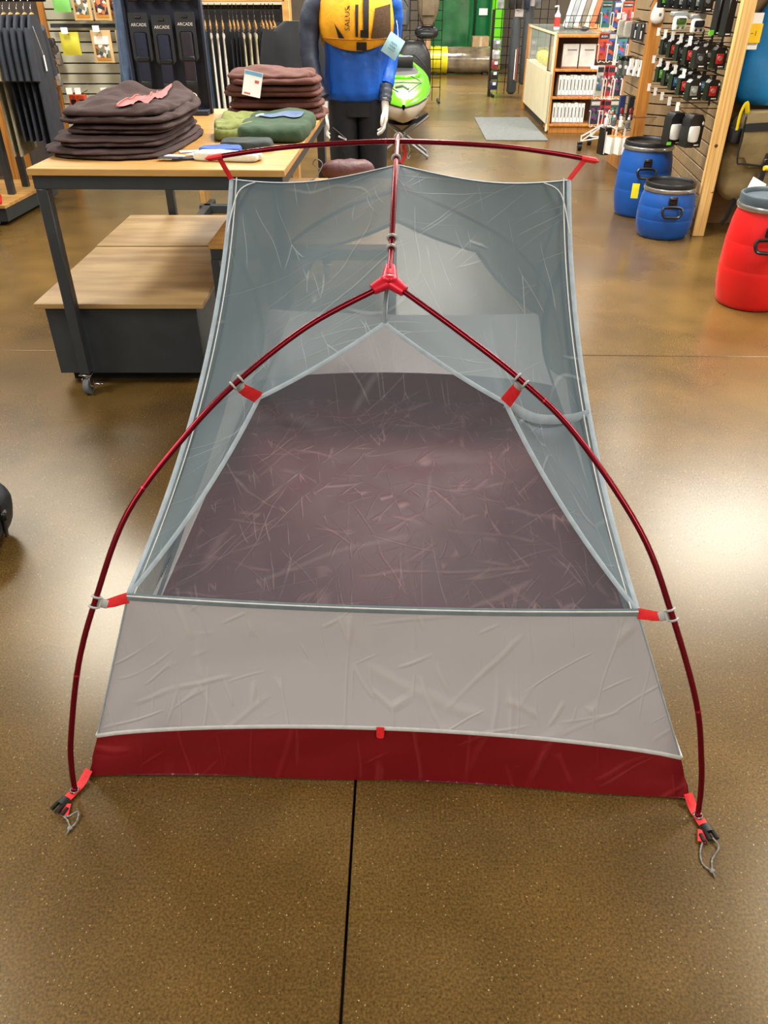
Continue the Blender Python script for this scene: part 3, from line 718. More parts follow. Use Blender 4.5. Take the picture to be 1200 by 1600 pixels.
cards = [(-.80, 3.46, .3, (240, 238, 230), 'white paper tag lying furthest back by the knits'), (-.845, 3.345, -.25, (236, 232, 226), 'white paper tag lying nearest the plum sweaters'), (-.79, 3.29, .15, (40, 40, 44), 'black cardboard tag lying at the front of the tags'), (-.745, 3.35, -.5, (230, 226, 216), 'white paper tag lying beside the cream knit'), (-.84, 3.27, -.1, (36, 36, 40), 'black cardboard tag nearest the front table edge')]
for k, (x, y, a, cc, lab) in enumerate(cards):
    o = solo('paper_tag', MB().box((0, 0, .002), (.085, .045, .0015)).box((.046, 0, .002), (.012, .02, .0015)), mat('tag_card_%d' % k, cc, .6, 0, .03), lab, 'tag', (x, y, TT+.002*k), a, 'loose tags on the table')
# maroon stuff sack on the nesting table
mb = MB()
rings = []
for k in range(17):
    t = k/16; s = (1-abs(2*t-1)**3.2)**.5 if 0 < t < 1 else .12
    rings.append([V(-.15+.30*t, .062*s*math.cos(a)+.006*math.sin(9*t+a*2), .058+.056*s*math.sin(a)+.006*noise.noise(V(t*8, a, 2))) for a in [2*PI*i/16 for i in range(16)]])
ss = thing('stuff_sack', 'maroon stuff sack lying on the lower table behind the tent', 'stuff sack', (-.20, 4.59, .601), .08)
mb.loft(rings); part('body', mb, mat('maroon_nylon', (96, 60, 62), .55, 0, .1, 12, .3, 40), ss, 70)
part('drawcord', MB().tube(spline([(-.15, 0, .06), (-.19, -.01, .09), (-.17, -.03, .12), (-.14, -.02, .09), (-.18, -.05, .03), (-.21, -.07, .02)], 5), .003, 6), M_CORD, ss)

# ------------------------------------------------------------------ belt display standing on the back left of the table
M_NAVY = mat('navy_board', (28, 36, 56), .6, 0, .06, 6)
BD = thing('belt_display', 'navy belt display board standing at the back of the table', 'display board', (-1.115, 4.60, TT), TBY+.02)
part('panel', MB().box((0, .03, .42), (.37, .02, .84), .004), M_NAVY, BD)
part('base', MB().box((0, 0, .012), (.38, .14, .024), .003), M_NAVY, BD)
part('frame_edge', MB().box((.192, .02, .42), (.016, .04, .84), .003), M_NAVY, BD); part('frame_edge', MB().box((-.192, .02, .42), (.016, .04, .84), .003), M_NAVY, BD)
M_CARD = mat('charcoal_card', (46, 50, 56), .5, 0, .05, 8)
def belt(label, x, ztop, colb, badge, lift):
    T_ = Matrix.Translation(BD.location) @ rotz(TBY+.02)
    o = thing('belt', label, 'belt', T_ @ V(x, -.02-lift, ztop), TBY+.02, 'stretch belts on the navy display board')
    part('card', MB().prism([(-.05, -.02), (-.047, 0), (.047, 0), (.05, -.02), (.05, -.20), (.034, -.215), (.034, -.09), (.028, -.082), (-.028, -.082), (-.034, -.09), (-.034, -.215), (-.05, -.20)], .004), M_CARD, o)
    part('hang_hole', MB().tube([(-.014, -.003, -.02), (.014, -.003, -.02)], .006, 8), M_BLACK, o)
    mb = text_mb('ARCADE', .020, .0006, tr(0, -.0035, -.052)); part('lettering', mb, M_PAPER, o)
    mb = MB().box((0, -.008, -.20), (.056, .016, .23), .006, seg=2); b_ = part('belt_strap', mb, colb, o)
    part('loop', MB().box((0, -.012, -.20), (.062, .022, .022), .004), mat('dark_loop', (20, 22, 28), .7), b_)
    part('buckle', MB().box((0, -.012, -.335), (.058, .018, .075), .006, seg=2), M_BLACK, o)
    if badge:
        part('badge_ring', MB().tube([V(.0+.021*math.cos(a*PI/10), -.022, -.375+.021*math.sin(a*PI/10)) for a in range(21)], .0025, 6, cap=False), M_PAPER, o)
        part('badge', MB().tube([(0, -.018, -.375), (0, -.023, -.375)], .018, 16), mat('violet_badge', (86, 60, 120), .5), o)
    return o
M_BELTN = mat('navy_belt_web', (32, 42, 66), .8, 0, .08, 60, .2, 300); M_BELTG = mat('charcoal_belt_web', (52, 46, 58), .8, 0, .2, 60, .2, 300, stretch=(1, 1, .1))
belt('navy stretch belt on charcoal card, leftmost in the lower row of the belt display', -.117, .455, M_BELTN, False, .008)
belt('navy stretch belt on charcoal card, middle of the lower row of the belt display', 0, .445, M_BELTN, False, .015)
belt('patterned charcoal stretch belt with round violet badge, lower right of the belt display', .117, .458, M_BELTG, True, .008)
for k, x in enumerate((-.13, -.045, .045, .13)):
    T_ = Matrix.Translation(BD.location) @ rotz(TBY+.02)
    o = thing('belt', ORD[k]+' belt from the left in the upper row of the navy belt display', 'belt', T_ @ V(x, -.012, .80), TBY+.02, 'stretch belts on the navy display board')
    part('belt_strap', MB().box((0, -.006, -.16), (.05, .014, .27), .005, seg=2), (M_BELTN, M_BELTG)[k % 2], o)
    part('buckle', MB().box((0, -.01, -.275), (.054, .018, .05), .005), M_BLACK, o)
    part('metal_tip', MB().box((.012, -.018, -.245), (.006, .006, .06), .001), M_CHROME, o)

# ------------------------------------------------------------------ hanging clothes
def hang_part(mb, wt, wb, L, t, y0=0., seed=0., fold=.3, nf=5, neck=None, top=0., t0=.55, nz=.25, open_top=False):
    """a cloth body hanging from z=top: width along y, thickness along x"""
    rings = []; n = 28; K = 14
    for k in range(K+1):
        q = k/K; wv = wt+(wb-wt)*q
        if neck and q < .18: wv = neck+(wt-neck)*math.sin(q/.18*PI/2)
        tt = t*(t0+(1.1-t0)*q)
        ring = []
        for i in range(n):
            a = 2*PI*i/n; c, s = math.cos(a), math.sin(a)
            y = math.copysign(abs(c)**.9, c)*wv; x = math.copysign(abs(s)**.8, s)*tt
            x += t*fold*q*math.sin(nf*y/max(wb, .01)*2+seed)+t*nz*noise.noise(V(y*9+seed, q*3, seed))
            ring.append(V(x, y0+y, top-L*q+.01*noise.noise(V(y*4, seed, 3))*(q > .99)))
        rings.append(ring)
    mb.loft(rings, not open_top); return mb
def sleeve(mb, sg, y, z, L, r, out=.06):
    p = spline([(0, sg*(y-.005), z+.005), (0, sg*(y+out*.5), z-L*.35), (.004, sg*(y+out), z-L)], 4)
    mb.tube(p, [(r*(.42+.04*i/len(p)), r*1.25) for i in range(len(p))], 12, flat=(1, 0, 0)); return mb
def hanger_mesh(wood=True, wdt=.21):
    bar = MB().tube(spline([(0, -wdt, -.085), (0, -wdt*.75, -.055), (0, -.05, -.008), (0, 0, 0), (0, .05, -.008), (0, wdt*.75, -.055), (0, wdt, -.085)], 4), (.007, .014), 8, flat=(1, 0, 0))
    hk = MB().tube(spline([(0, 0, 0), (0, 0, .042), (0, .02, .058), (0, .027, .082), (0, .019, .101), (0, 0, .109), (0, -.019, .101), (0, -.026, .082)], 4), .0025, 6)
    return bar.mesh('shoulder_bar', M_BAMBOO if wood else M_BLACK), hk.mesh('hook', M_CHROME)
HB, HK = hanger_mesh(True, .15)
def hanger(label, loc, rz=0., group='hangers'):
    o = thing('hanger', label, 'hanger', loc, rz, group); link('shoulder_bar', HB, o); link('hook', HK, o); return o
# left: rack of t-shirts on a platform
RK = thing('clothing_rack', 'clothes rack on low bamboo platform with dark posts at the left edge', 'rack', (-3.4, 6.55, 0))
pl = MB().prism([(-.8, 0), (.3, 0), (.60, .30), (.60, 1.0), (-.8, 1.0)], .02, tr(0, -.60, .135) @ rotx(PI/2) @ tr(0, 0, 0))
pl = MB()
def slabpoly(mb, poly, z0, z1):
    a = [mb.bm.verts.new((x, y, z0)) for x, y in poly]; b = [mb.bm.verts.new((x, y, z1)) for x, y in poly]; n = len(poly)
    mb.bm.faces.new(list(reversed(a))); mb.bm.faces.new(b)
    for k in range(n): mb.bm.faces.new((a[k], a[(k+1) % n], b[(k+1) % n], b[k]))
    return mb
part('platform_top', slabpoly(MB(), [(-1.1, -.52), (.57, -.52), (.62, .42), (-1.1, .42)], .125, .145), M_BAMBOO, RK)
part('platform_body', slabpoly(MB(), [(-1.1, -.515), (.565, -.515), (.615, .415), (-1.1, .415)], .03, .125), M_STEEL, RK)
part('platform_plinth', slabpoly(MB(), [(-1.0, -.45), (.5, -.45), (.55, .35), (-1.0, .35)], 0, .03), mat('plinth_black', (14, 14, 14), .8), RK)
for (x, y) in ((.47, -.13), (.47, .16), (-.9, -.13), (-.9, .16)): part('post', MB().box((x, y, .79), (.05, .05, 1.29), .003), M_STEEL, RK)
part('rail', MB().tube([(-1.0, 0, 1.42), (1.0, 0, 1.42)], .013, 12), M_DARKMETAL, RK)
part('front_arm', MB().tube([(.47, -.13, .60), (.54, -.72, .60)], .010, 8), M_STEEL, RK)
for x in (.47, -.9): part('cross_arm', MB().box((x, .015, 1.42), (.04, .34, .035), .003), M_STEEL, RK)
M_TEE = mat('charcoal_jersey', (44, 48, 58), .9, 0, .1, 20, .1, 200); M_KHAKI = mat('khaki_jersey', (142, 134, 108), .9, 0, .1, 20, .1, 200); M_NVY2 = mat('midnight_cotton', (26, 36, 50), .9, 0, .1, 20, .1, 200)
def tee(name, label, loc, m, L, seed, long=False):
    mb = MB(); hang_part(mb, .215, .235, L, .016, 0, seed, .25, 5, neck=.085, t0=1.15, nz=.06, open_top=True)
    sleeve(mb, -1, .20, -.10, .30, .05, .07); sleeve(mb, 1, .20, -.10, .30, .05, .07)
    return solo(name, mb, m, label, 't-shirt', loc, .12, 'shirts hanging on the left rack', sharp=70)
xs = [-2.52, -2.57, -2.62, -2.67, -2.72]
for k, x in enumerate(xs):
    hanger(ORD[k]+' wooden hanger from the right on the left rack', (x, 6.55, 1.330), .12, 'wooden hangers on the left rack')
    t_ = tee('t_shirt', ('charcoal t-shirt with long white tag, rightmost on the left rack' if k == 0 else ORD[k]+' charcoal t-shirt from the right on the left rack'), (x, 6.55, 1.333), M_TEE, .88 if k < 2 else .80, k*1.3)
    if k == 0:
        part('hang_tag', MB().box((.035, -.05, -.30), (.002, .035, .10)), M_PAPER, t_); part('tag_string', MB().tube([(.02, -.12, -.07), (.035, -.05, -.25)], .0015, 5), M_PAPER, t_)
for k, x in enumerate((-2.775, -2.825)):
    hanger(ORD[k]+' wooden hanger over the khaki shirts on the left rack', (x, 6.55, 1.330), .12, 'wooden hangers on the left rack')
    tee('t_shirt', ORD[k]+' khaki t-shirt from the right on the left rack', (x, 6.55, 1.333), M_KHAKI, .9, 4+k)
for k, x in enumerate((-3.04, -3.13)):
    mb = MB(); hang_part(mb, .16, .19, .70, .03, 0, 7+k, .4, 4)
    solo('trousers', mb, M_NVY2, ORD[k]+' pair of midnight blue trousers behind the khaki shirts', 'trousers', (x, 6.3, 1.2), 0, 'trousers on the left rack', sharp=70)
mb = MB(); hang_part(mb, .10, .13, .50, .03, 0, 1.7, .4, 4)
solo('trouser_leg', mb, mat('cobalt_cotton', (22, 62, 120), .8), 'cobalt blue trouser leg hanging at the far left edge by the platform', 'trousers', (-2.86, 5.86, .58), .5, sharp=70)
solo('tray', MB().box((0, 0, .012), (.16, .26, .024), .008, seg=2).box((0, 0, .026), (.06, .08, .01), .003), mat('signal_red_plastic', (200, 24, 26), .4), 'flat red plastic tray on the front of the left platform', 'tray', (-2.99, 6.16, .146), .4)
# left slatwall with hanging pouches
M_SLAT = mat('putty_slat', (186, 184, 160), .55, 0, .05, 4)
WY = 7.85
wl = struct('wall_slat', MB().box((-1.85, WY+.03, 1.3), (2.1, .02, 2.6)), mat('slat_groove', (60, 58, 50), .8))
for k in range(32):
    part('slat', MB().box((-1.85, WY+.01, .06+.08*k+.035), (2.1, .022, .070), .002), M_SLAT, wl)
struct('trim_1', MB().box((-2.925, WY, 1.3), (.05, .06, 2.6), .003), M_OAK)
struct('wall_storeroom', MB().box((-4.9, WY+.05, 1.85), (3.9, .06, 3.7)), mat('dark_panel', (70, 62, 54), .8))
struct('trim_2', MB().box((-3.32, 7.6, 1.3), (.03, .40, 2.6), .003), M_OAK)
M_KRAFT = mat('kraft_pouch', (206, 172, 118), .6, 0, .05, 8)
def collage(name, cs):
    m = bpy.data.materials.new(name); m.use_nodes = True; nt = m.node_tree; N = nt.nodes; b = N['Principled BSDF']; b.inputs['Roughness'].default_value = .5
    tc = N.new('ShaderNodeTexCoord'); v = N.new('ShaderNodeTexVoronoi'); v.inputs['Scale'].default_value = 38; nt.links.new(tc.outputs['Object'], v.inputs['Vector'])
    sp = N.new('ShaderNodeSeparateColor'); nt.links.new(v.outputs['Color'], sp.inputs[0])
    r = N.new('ShaderNodeValToRGB'); r.color_ramp.interpolation = 'CONSTANT'
    while len(r.color_ramp.elements) < len(cs): r.color_ramp.elements.new(.5)
    for k, c in enumerate(cs): r.color_ramp.elements[k].position = k/len(cs); r.color_ramp.elements[k].color = lin(c)
    nt.links.new(sp.outputs[0], r.inputs['Fac']); nt.links.new(r.outputs['Color'], b.inputs['Base Color']); return m
M_FOOD1 = collage('food_photo', [(90, 70, 50), (214, 208, 196), (60, 72, 84), (150, 110, 70), (230, 226, 214), (110, 120, 100)])
M_FOOD2 = collage('food_photo_warm', [(60, 40, 50), (190, 120, 70), (220, 210, 190), (130, 60, 50), (210, 170, 80), (40, 44, 60)])
def pouch(label, px, py0, py1, wpx, m, pic, band, D=7.66, tagd=True, badge=False):
    a, b = at(px, py0, D=D), at(px, py1, D=D); h = a.z-b.z; ppm = FPX/(D*math.cos(PITCH)+(CAM_H-a.z)*math.sin(PITCH)); w_ = wpx/ppm
    o = thing('food_pouch', label, 'pouch', (a.x, D, b.z), 0, 'food pouches on the left slatwall')
    def g(i, j, s):
        e = .5*math.sin(PI*min(j*1.15, 1))*(1-(2*i-1)**4); return V(-w_/2+w_*i, s*(.004+.03*e)-0, h*j)
    part('bag', MB().grid(lambda i, j: g(i, j, -1), 10, 10).grid(lambda i, j: g(i, j, 1), 10, 10), m, o, 60)
    if pic:
        part('picture', MB().grid(lambda i, j: g(.14+.72*i, .16+.40*j, -1)+V(0, -.002, 0), 6, 4), pic, o, 60)
        part('title_band', MB().grid(lambda i, j: g(.14+.72*i, .58+.24*j, -1)+V(0, -.002, 0), 6, 3), band, o, 60)
        part('foot_band', MB().grid(lambda i, j: g(.14+.72*i, .08+.07*j, -1)+V(0, -.002, 0), 6, 3), mat('amber_print', (222, 150, 50), .5), o, 60)
    if badge: part('badge', MB().tube([(w_*.3, -.03, h*.92), (w_*.3, -.036, h*.92)], w_*.22, 20), mat('crimson_badge', (190, 28, 44), .5), o)
    if tagd: part('price_tag', MB().box((-w_*.1, -.05, h+.012), (.055, .002, .045)), M_PAPER, o)
    part('hook', MB().tube([(0, .16, h-.015), (0, -.045, h-.012), (0, -.048, h+.0)], .003, 6), M_DARKMETAL, o)
    return o
M_WBAND = mat('white_print', (232, 226, 216), .5); M_OBAND = mat('orange_band', (232, 160, 90), .5); M_YBAND = mat('yellow_band', (236, 182, 52), .5)
pouch('kraft food pouch with orange title, upper row left on the slatwall', 121, -28, 32, 29, M_KRAFT, M_FOOD1, M_OBAND, tagd=False)
pouch('kraft food pouch with yellow title, upper row middle on the slatwall', 152, -28, 32, 27, M_KRAFT, M_FOOD2, M_YBAND, tagd=False)
pouch('kraft food pouch half hidden behind the upper middle pouch', 168, -26, 33, 14, M_KRAFT, M_FOOD2, M_YBAND, 7.72, False)
pouch('kraft food pouch with round red badge, upper row right on the slatwall', 191, -28, 36, 32, M_KRAFT, M_FOOD1, M_YBAND, tagd=False, badge=True)
pouch('kraft food pouch with white title, lower row left on the slatwall', 156, 47, 98, 31, M_KRAFT, M_FOOD1, M_WBAND)
pouch('kraft food pouch with white title, lower row right on the slatwall', 195, 47, 98, 31, M_KRAFT, M_FOOD2, M_WBAND)
pouch('yellow foil pouch hanging on the slatwall', 107, 50, 86, 29, mat('yellow_foil', (206, 196, 60), .4, 0, .08, 10), None, None)
pouch('light green foil pouch at the top of the slatwall', 90, -26, 19, 27, mat('green_foil', (132, 206, 108), .4, 0, .06, 10), None, None, tagd=False)
part('hang_bar', MB().box((-2.35, 7.78, at(150, 40, D=7.78).z), (1.0, .03, .03), .003), M_STEEL, wl)
for k, (px, m, lab) in enumerate(((118, (210, 70, 30), 'orange boxed item, left of two low on the slatwall'), (131, (206, 76, 34), 'orange boxed item, right of two low on the slatwall'), (171, (92, 66, 48), 'brown boxed item low on the slatwall'))):
    p = at(px, 166, D=7.6)
    o = thing('boxed_item', lab, 'box', (p.x, 7.6, p.z), .1, 'small boxes low on the left slatwall')
    part('carton', MB().box((0, 0, .045), (.068, .06, .09), .003), mat('carton_%d' % k, m, .55), o); part('print', MB().box((0, -.031, .03), (.045, .002, .05)), M_BLACK, o)
    part('price_tag', MB().box((-.01, -.07, .125), (.05, .002, .05)), M_PAPER, o); part('hook', MB().tube([(0, .24, .10), (0, -.07, .10)], .003, 6), M_DARKMETAL, o)
# dark peg goods left of the slatwall
for k in range(8):
    p = at(82+5*(k % 3), 70+11*k, D=7.75)
    solo('peg_item', MB().box((0, 0, 0), (.05, .05, .10), .01).box((0, -.026, .02), (.03, .004, .03)), mat('peg_dark_%d' % (k % 3), ((40, 38, 38), (70, 60, 52), (130, 122, 110))[k % 3], .5), ORD[k]+' small dark packet from the top on the pegs beside the slatwall', 'packet', p, 0, 'packets beside the left slatwall')
# denim shirt beside the belt display
mb = MB(); hang_part(mb, .05, .085, .60, .05, 0, 2.2, .4, 4)
p = at(216, 88, D=5.6)
solo('denim_shirt', mb, mat('faded_denim', (84, 104, 132), .9, 0, .12, 20, .1, 150), 'faded denim sleeve hanging left of the navy belt display', 'shirt', (p.x-.02, 5.5, 1.58), 1.4, sharp=70)
# ------------------------------------------------------------------ centre clothes rack
CR = thing('clothing_rack', 'bamboo-framed clothes rack behind the display table', 'rack', (-1.05, 6.6, 0))
part('rail', MB().tube([(-.36, 0, 1.375), (.32, 0, 1.375)], .014, 10), M_DARKMETAL, CR)
part('backing_rail', MB().box((-.02, .12, 1.33), (.70, .02, .10), .003), M_STEEL, CR)
part('added_dark_backdrop', MB().box((-.02, .26, .78), (.74, .02, 1.0), .003), mat('dark_backdrop_sheet', (38, 36, 36), .7), CR)  # dark sheet added to cover the lit slatwall, standing for dark clothing behind
part('top_board', MB().box((-.02, -.02, 1.42), (.74, .16, .025), .003), M_BAMBOO, CR)
for x in (.355, -.40): part('post', MB().box((x, -.02, .71), (.05, .16, 1.42), .003), M_BAMBOO, CR)
part('foot', MB().box((-.02, -.15, .03), (.80, .06, .06), .004), M_STEEL, CR); part('foot', MB().box((-.36, -.25, .03), (.06, .6, .06), .004), M_STEEL, CR)
part('bracket', MB().box((.32, -.03, 1.33), (.03, .03, .10), .003), M_STEEL, CR)
_, HKs = hanger_mesh(True, .17)
HBs = MB().tube(spline([(0, -.17, -.030), (0, -.08, -.014), (0, 0, 0), (0, .08, -.014), (0, .17, -.030)], 4), (.006, .013), 8, flat=(1, 0, 0)).mesh('shoulder_bar', M_BAMBOO)
HCs = MB().box((0, 0, 0), (.010, .016, .034), .002).mesh('clip', M_CHROME)
seq = [('teal', (42, 74, 92), 2), ('off-white', (222, 218, 208), 3), ('charcoal', (36, 40, 48), 3), ('beige', (196, 188, 160), 3), ('black', (22, 26, 34), 4)]
x = -1.325
for nm, cc, cnt in seq:
    m = mat('hung_'+nm, cc, .85, 0, .08, 20, .1, 160)
    for k in range(cnt):
        o = thing('hanger', ORD[k]+' hanger from the left holding '+nm+' clothes on the centre rack', 'hanger', (x, 6.6, 1.286), .2, 'hangers on the centre rack'); link('shoulder_bar', HBs, o); link('hook', HKs, o)
        for yy in (-.075, .075): c_ = link('clip', HCs, o); c_.location = (0, yy, -.044)
        L = {'off-white': .62, 'beige': .46}.get(nm, .56)
        mb = MB(); hang_part(mb, .10, .17, L, .008 if nm not in ('off-white', 'beige') else .0128, 0, k*1.7, .3, 4)
        o = solo('hung_trousers', mb, m, ORD[k]+' '+nm+' pair of trousers from the left on the centre rack', 'trousers', (x, 6.6, 1.213), .2, nm+' trousers on the centre rack', sharp=70)
        part('waistband', MB().tube([(0, -.10, -.014), (0, .10, -.014)], (.0085, .02), 10, flat=(1, 0, 0)), m, o)
        if (nm, k) in (('charcoal', 0), ('charcoal', 1), ('black', 3)):
            part('hang_tag', MB().box((.012, -.21, -.33 if nm == 'charcoal' else -.16), (.05 if k == 1 else .034, .002, .14)), M_PAPER, o)
        x += .045 if nm in ('off-white', 'beige') else .028
    x += .008
# black jacket hanging just right of the rack
p = at(458, 55, D=6.3)
JK = thing('hung_jacket', 'black jacket hanging between the centre rack and the mannequin', 'jacket', (p.x, 6.3, 1.30), PI/2+.2)
mb = MB(); hang_part(mb, .17, .20, .62, .05, 0, 3.1, .4, 4, neck=.06); part('body', mb, M_NVY2 if False else mat('black_softshell', (24, 27, 30), .8, 0, .1, 20), JK, 70)
mb = MB(); sleeve(mb, -1, .15, -.06, .5, .05, .06); sleeve(mb, 1, .15, -.06, .5, .05, .06); part('sleeves', mb, mat('black_softshell', (24, 27, 30)), JK, 70)

# ------------------------------------------------------------------ mannequin
MX, MY = -.165, 5.5
MN = thing('mannequin', 'white mannequin in blue jacket, yellow life vest and black trousers', 'mannequin', (MX, MY, 0))
M_MANN = mat('mannequin_white', (236, 232, 222), .4, 0, .03, 5)
M_JKT = mat('azure_shell', (4, 90, 194), .45, 0, .12, 6, .35, 22); M_NVS = mat('navy_shell', (36, 44, 62), .5, 0, .12, 8, .3, 25)
M_TRS = mat('black_trouser', (22, 26, 34), .65, 0, .15, 10, .3, 25)
M_VEST = mat('amber_vest', (248, 176, 22), .55, 0, .08, 10, .25, 35)
def oval(cx, cy, z, a, b, n=32, seed=0., rip=0., nf=9):
    return [V(cx+(a+rip*math.sin(nf*t+seed+z*9))*math.cos(t), cy+(b+rip*math.sin(nf*t+seed+z*9))*math.sin(t), z) for t in [2*PI*i/n for i in range(n)]]
part('base_plate', MB().lathe([(.17, 0), (.17, .008), (.02, .012), (.02, .02)], 24), M_CHROME, MN)
# one continuous body: feet, legs, torso, neck, head
mb = MB()
for sg in (-1, 1):
    mb.loft([oval(sg*.10, -.06, .012, .045, .12), oval(sg*.10, -.05, .05, .042, .10), oval(sg*.10, 0, .09, .038, .045), oval(sg*.10, .01, .28, .052, .055), oval(sg*.10, .0, .48, .052, .056), oval(sg*.10, 0, .70, .076, .08), oval(sg*.085, 0, .90, .085, .095)])
mb.loft([oval(0, 0, .84, .15, .10), oval(0, 0, .95, .165, .11), oval(0, 0, 1.08, .135, .095), oval(0, 0, 1.25, .16, .11), oval(0, 0, 1.40, .18, .105), oval(0, .0, 1.50, .15, .075), oval(0, .01, 1.545, .06, .055), oval(0, 0, 1.60, .05, .052), oval(0, -.01, 1.64, .06, .07), oval(0, -.015, 1.70, .074, .092), oval(0, -.01, 1.78, .078, .098), oval(0, 0, 1.84, .055, .07), oval(0, 0, 1.865, .012, .015)])
mb.ell((0, -.105, 1.715), (.012, .02, .022), 8, 6)
body = part('body', mb, M_MANN, MN, 60)
# hands
def hand(sg, wrist, curl):
    mb = MB(); w0 = V(*wrist)
    mb.loft([oval(w0.x, w0.y, w0.z+.05, .024, .022, 14), oval(w0.x, w0.y, w0.z, .022, .020, 14), oval(w0.x, w0.y-.004, w0.z-.035, .020, .034, 14), oval(w0.x, w0.y-.008, w0.z-.075, .017, .040, 14), oval(w0.x-.004*sg, w0.y-.008, w0.z-.09, .014, .038, 14)])
    for k in range(4):
        y = w0.y-.036+.019*k; L = (.068, .078, .074, .058)[k]
        p0 = V(w0.x, y, w0.z-.082); p1 = p0+V(-sg*curl*.15, -.006, -L*.48); p2 = p1+V(-sg*curl*.5, -.006, -L*.30); p3 = p2+V(-sg*curl*.7, -.002, -L*.18)
        mb.tube([p0, p1, p2, p3], [.0098, .009, .0085, .006], 8)
    p0 = V(w0.x-sg*.004, w0.y-.028, w0.z-.028); mb.tube([p0, p0+V(-sg*.012, -.026, -.024), p0+V(-sg*.018, -.032, -.055), p0+V(-sg*.018, -.03, -.075)], [.012, .011, .0095, .006], 8)
    part('hand', mb, M_MANN, MN, 60)
hand(-1, (-.205, -.13, .86), .02); hand(1, (.172, -.145, .885), .035)
# trousers
mb = MB()
for sg in (-1, 1):
    mb.loft([oval(sg*.090, .0, z, a, b, 28, sg, .004, 5) for z, a, b in ((.10, .085, .09), (.25, .088, .092), (.45, .093, .098), (.62, .096, .102), (.78, .098, .112), (.92, .098, .118))])
mb.loft([oval(0, 0, .82, .182, .122), oval(0, 0, .92, .186, .13), oval(0, 0, 1.0, .18, .125)])
tr_ = part('trousers', mb, M_TRS, MN, 60)
part('trouser_logo', MB().box((-.10, -.105, .70), (.055, .004, .010), M=roty(.4)), M_PAPER, tr_)
part('trouser_zip', MB().tube([(-.16, -.10, .76), (-.08, -.113, .70)], .003, 6), M_RUBBER, tr_)
# jacket torso and sleeves
mb = MB(); mb.loft([oval(0, 0, z, a, b, 48, 1, r, 11) for z, a, b, r in ((.905, .194, .135, .003), (.925, .206, .15, .005), (.96, .204, .155, .008), (1.05, .198, .15, .010), (1.15, .195, .14, .005), (1.3, .205, .135, .003), (1.42, .21, .13, .002), (1.50, .17, .10, .002), (1.56, .075, .075, .002), (1.60, .07, .07, 0))])
part('jacket', mb, M_JKT, MN, 60, 'bright blue shell jacket')
def sl(pts, rad, m, nm, lab=None):
    mb = MB(); p = spline(pts, 5); n = len(p)
    rr = []
    for i in range(n):
        t = i/(n-1)*(len(rad)-1); k = min(int(t), len(rad)-2); r = rad[k]+(rad[k+1]-rad[k])*(t-k); rr.append((r*(1+.05*math.sin(i*2.1)), r*(1+.05*math.cos(i*1.7))))
    mb.tube(p, rr, 16); return part(nm, mb, m, MN, 60, lab)
sl([(-.19, 0, 1.46), (-.26, -.01, 1.38), (-.29, -.02, 1.25), (-.285, -.06, 1.10), (-.25, -.10, .99), (-.215, -.125, .925)], [.066, .066, .062, .058, .052, .044], M_NVS, 'sleeve', 'navy jacket sleeve')
sl([(.18, 0, 1.46), (.215, .01, 1.38), (.215, .02, 1.25), (.195, .0, 1.10), (.175, -.07, .99)], [.07, .064, .056, .052, .05], M_JKT, 'sleeve')
sl([(.176, -.09, .985), (.174, -.12, .94), (.172, -.14, .905)], [.045, .04, .036], M_NVS, 'cuff')
# life vest
def va(z): 
    t = (z-1.17)/.36; return .205+.022*math.sin(PI*min(max(t, 0), 1))
def vb(z): 
    t = (z-1.17)/.36; return .185+.035*math.sin(PI*min(max(t*1.2, 0), 1))
mb = MB(); mb.loft([oval(0, 0, z, va(z)*s, vb(z)*s, 44) for z, s in ((1.185, .86), (1.18, .94), (1.20, .99), (1.24, 1.02), (1.32, 1.02), (1.42, 1.0), (1.50, .92), (1.53, .8), (1.54, .6))])
for v in mb.bm.verts:                                     # bottom edge dips towards the middle of the front
    if v.co.z < 1.26 and v.co.y < 0: v.co.z += .045*min(1, (v.co.x/.2)**2)*(1.26-v.co.z)/.08-.0
VS = part('life_vest', mb, M_VEST, MN, 60, 'amber yellow life vest')
def vp(px, py, off=.004):
    D = MY-.2
    for _ in range(6):
        p = at(px, py, D=D); x = p.x-MX; a, b = va(p.z)*1.02, vb(p.z)*1.02
        D = MY-b*math.sqrt(max(.02, 1-(x/a)**2))-off
    return p-V(MX, MY, 0)
def vpatch(nm, quad, m, off=.004, n=8):
    (x0, y0), (x1, y1), (x2, y2), (x3, y3) = quad
    def g(i, j):
        ax, ay = x0+(x1-x0)*i, y0+(y1-y0)*i; bx, by = x3+(x2-x3)*i, y3+(y2-y3)*i
        return vp(ax+(bx-ax)*j, ay+(by-ay)*j, off)
    return part(nm, MB().grid(g, n, n), m, VS, 60)
M_BLKW = mat('black_webbing', (22, 22, 24), .7, 0, .1, 60)
vpatch('mesh_pocket', ((586, 13), (610, 6), (611, 62), (580, 60)), mat('brown_mesh_pocket', (84, 58, 28), .8, 0, .25, 120), .006)
vpatch('centre_zip_panel', ((567, -30), (577, -30), (576, 60), (568, 58)), M_BLKW, .010)
vpatch('pocket_zip', ((555, 7), (560, 7), (559.5, 58), (555.5, 58)), M_BLKW, .007)
vpatch('reflective_stripe', ((521, 32), (523, 38), (538, 60), (529, 60)), M_BLKW, .006)
part('buckle', MB().grid(lambda i, j: vp(557+16*i, 66+13*j, .012), 6, 6), M_BLACK, VS); part('buckle', MB().grid(lambda i, j: vp(563+12*i, 47+12*j, .018), 4, 4), M_BLACK, VS)
part('seam', MB().tube([vp(506+106*i/24, 59+3*math.sin(i/24*PI), .003) for i in range(25)], .003, 6), mat('ochre_thread', (186, 118, 10), .7), VS)
lt = text_mb('SALUS', .042, .0005); c = vp(543, 30, .008)
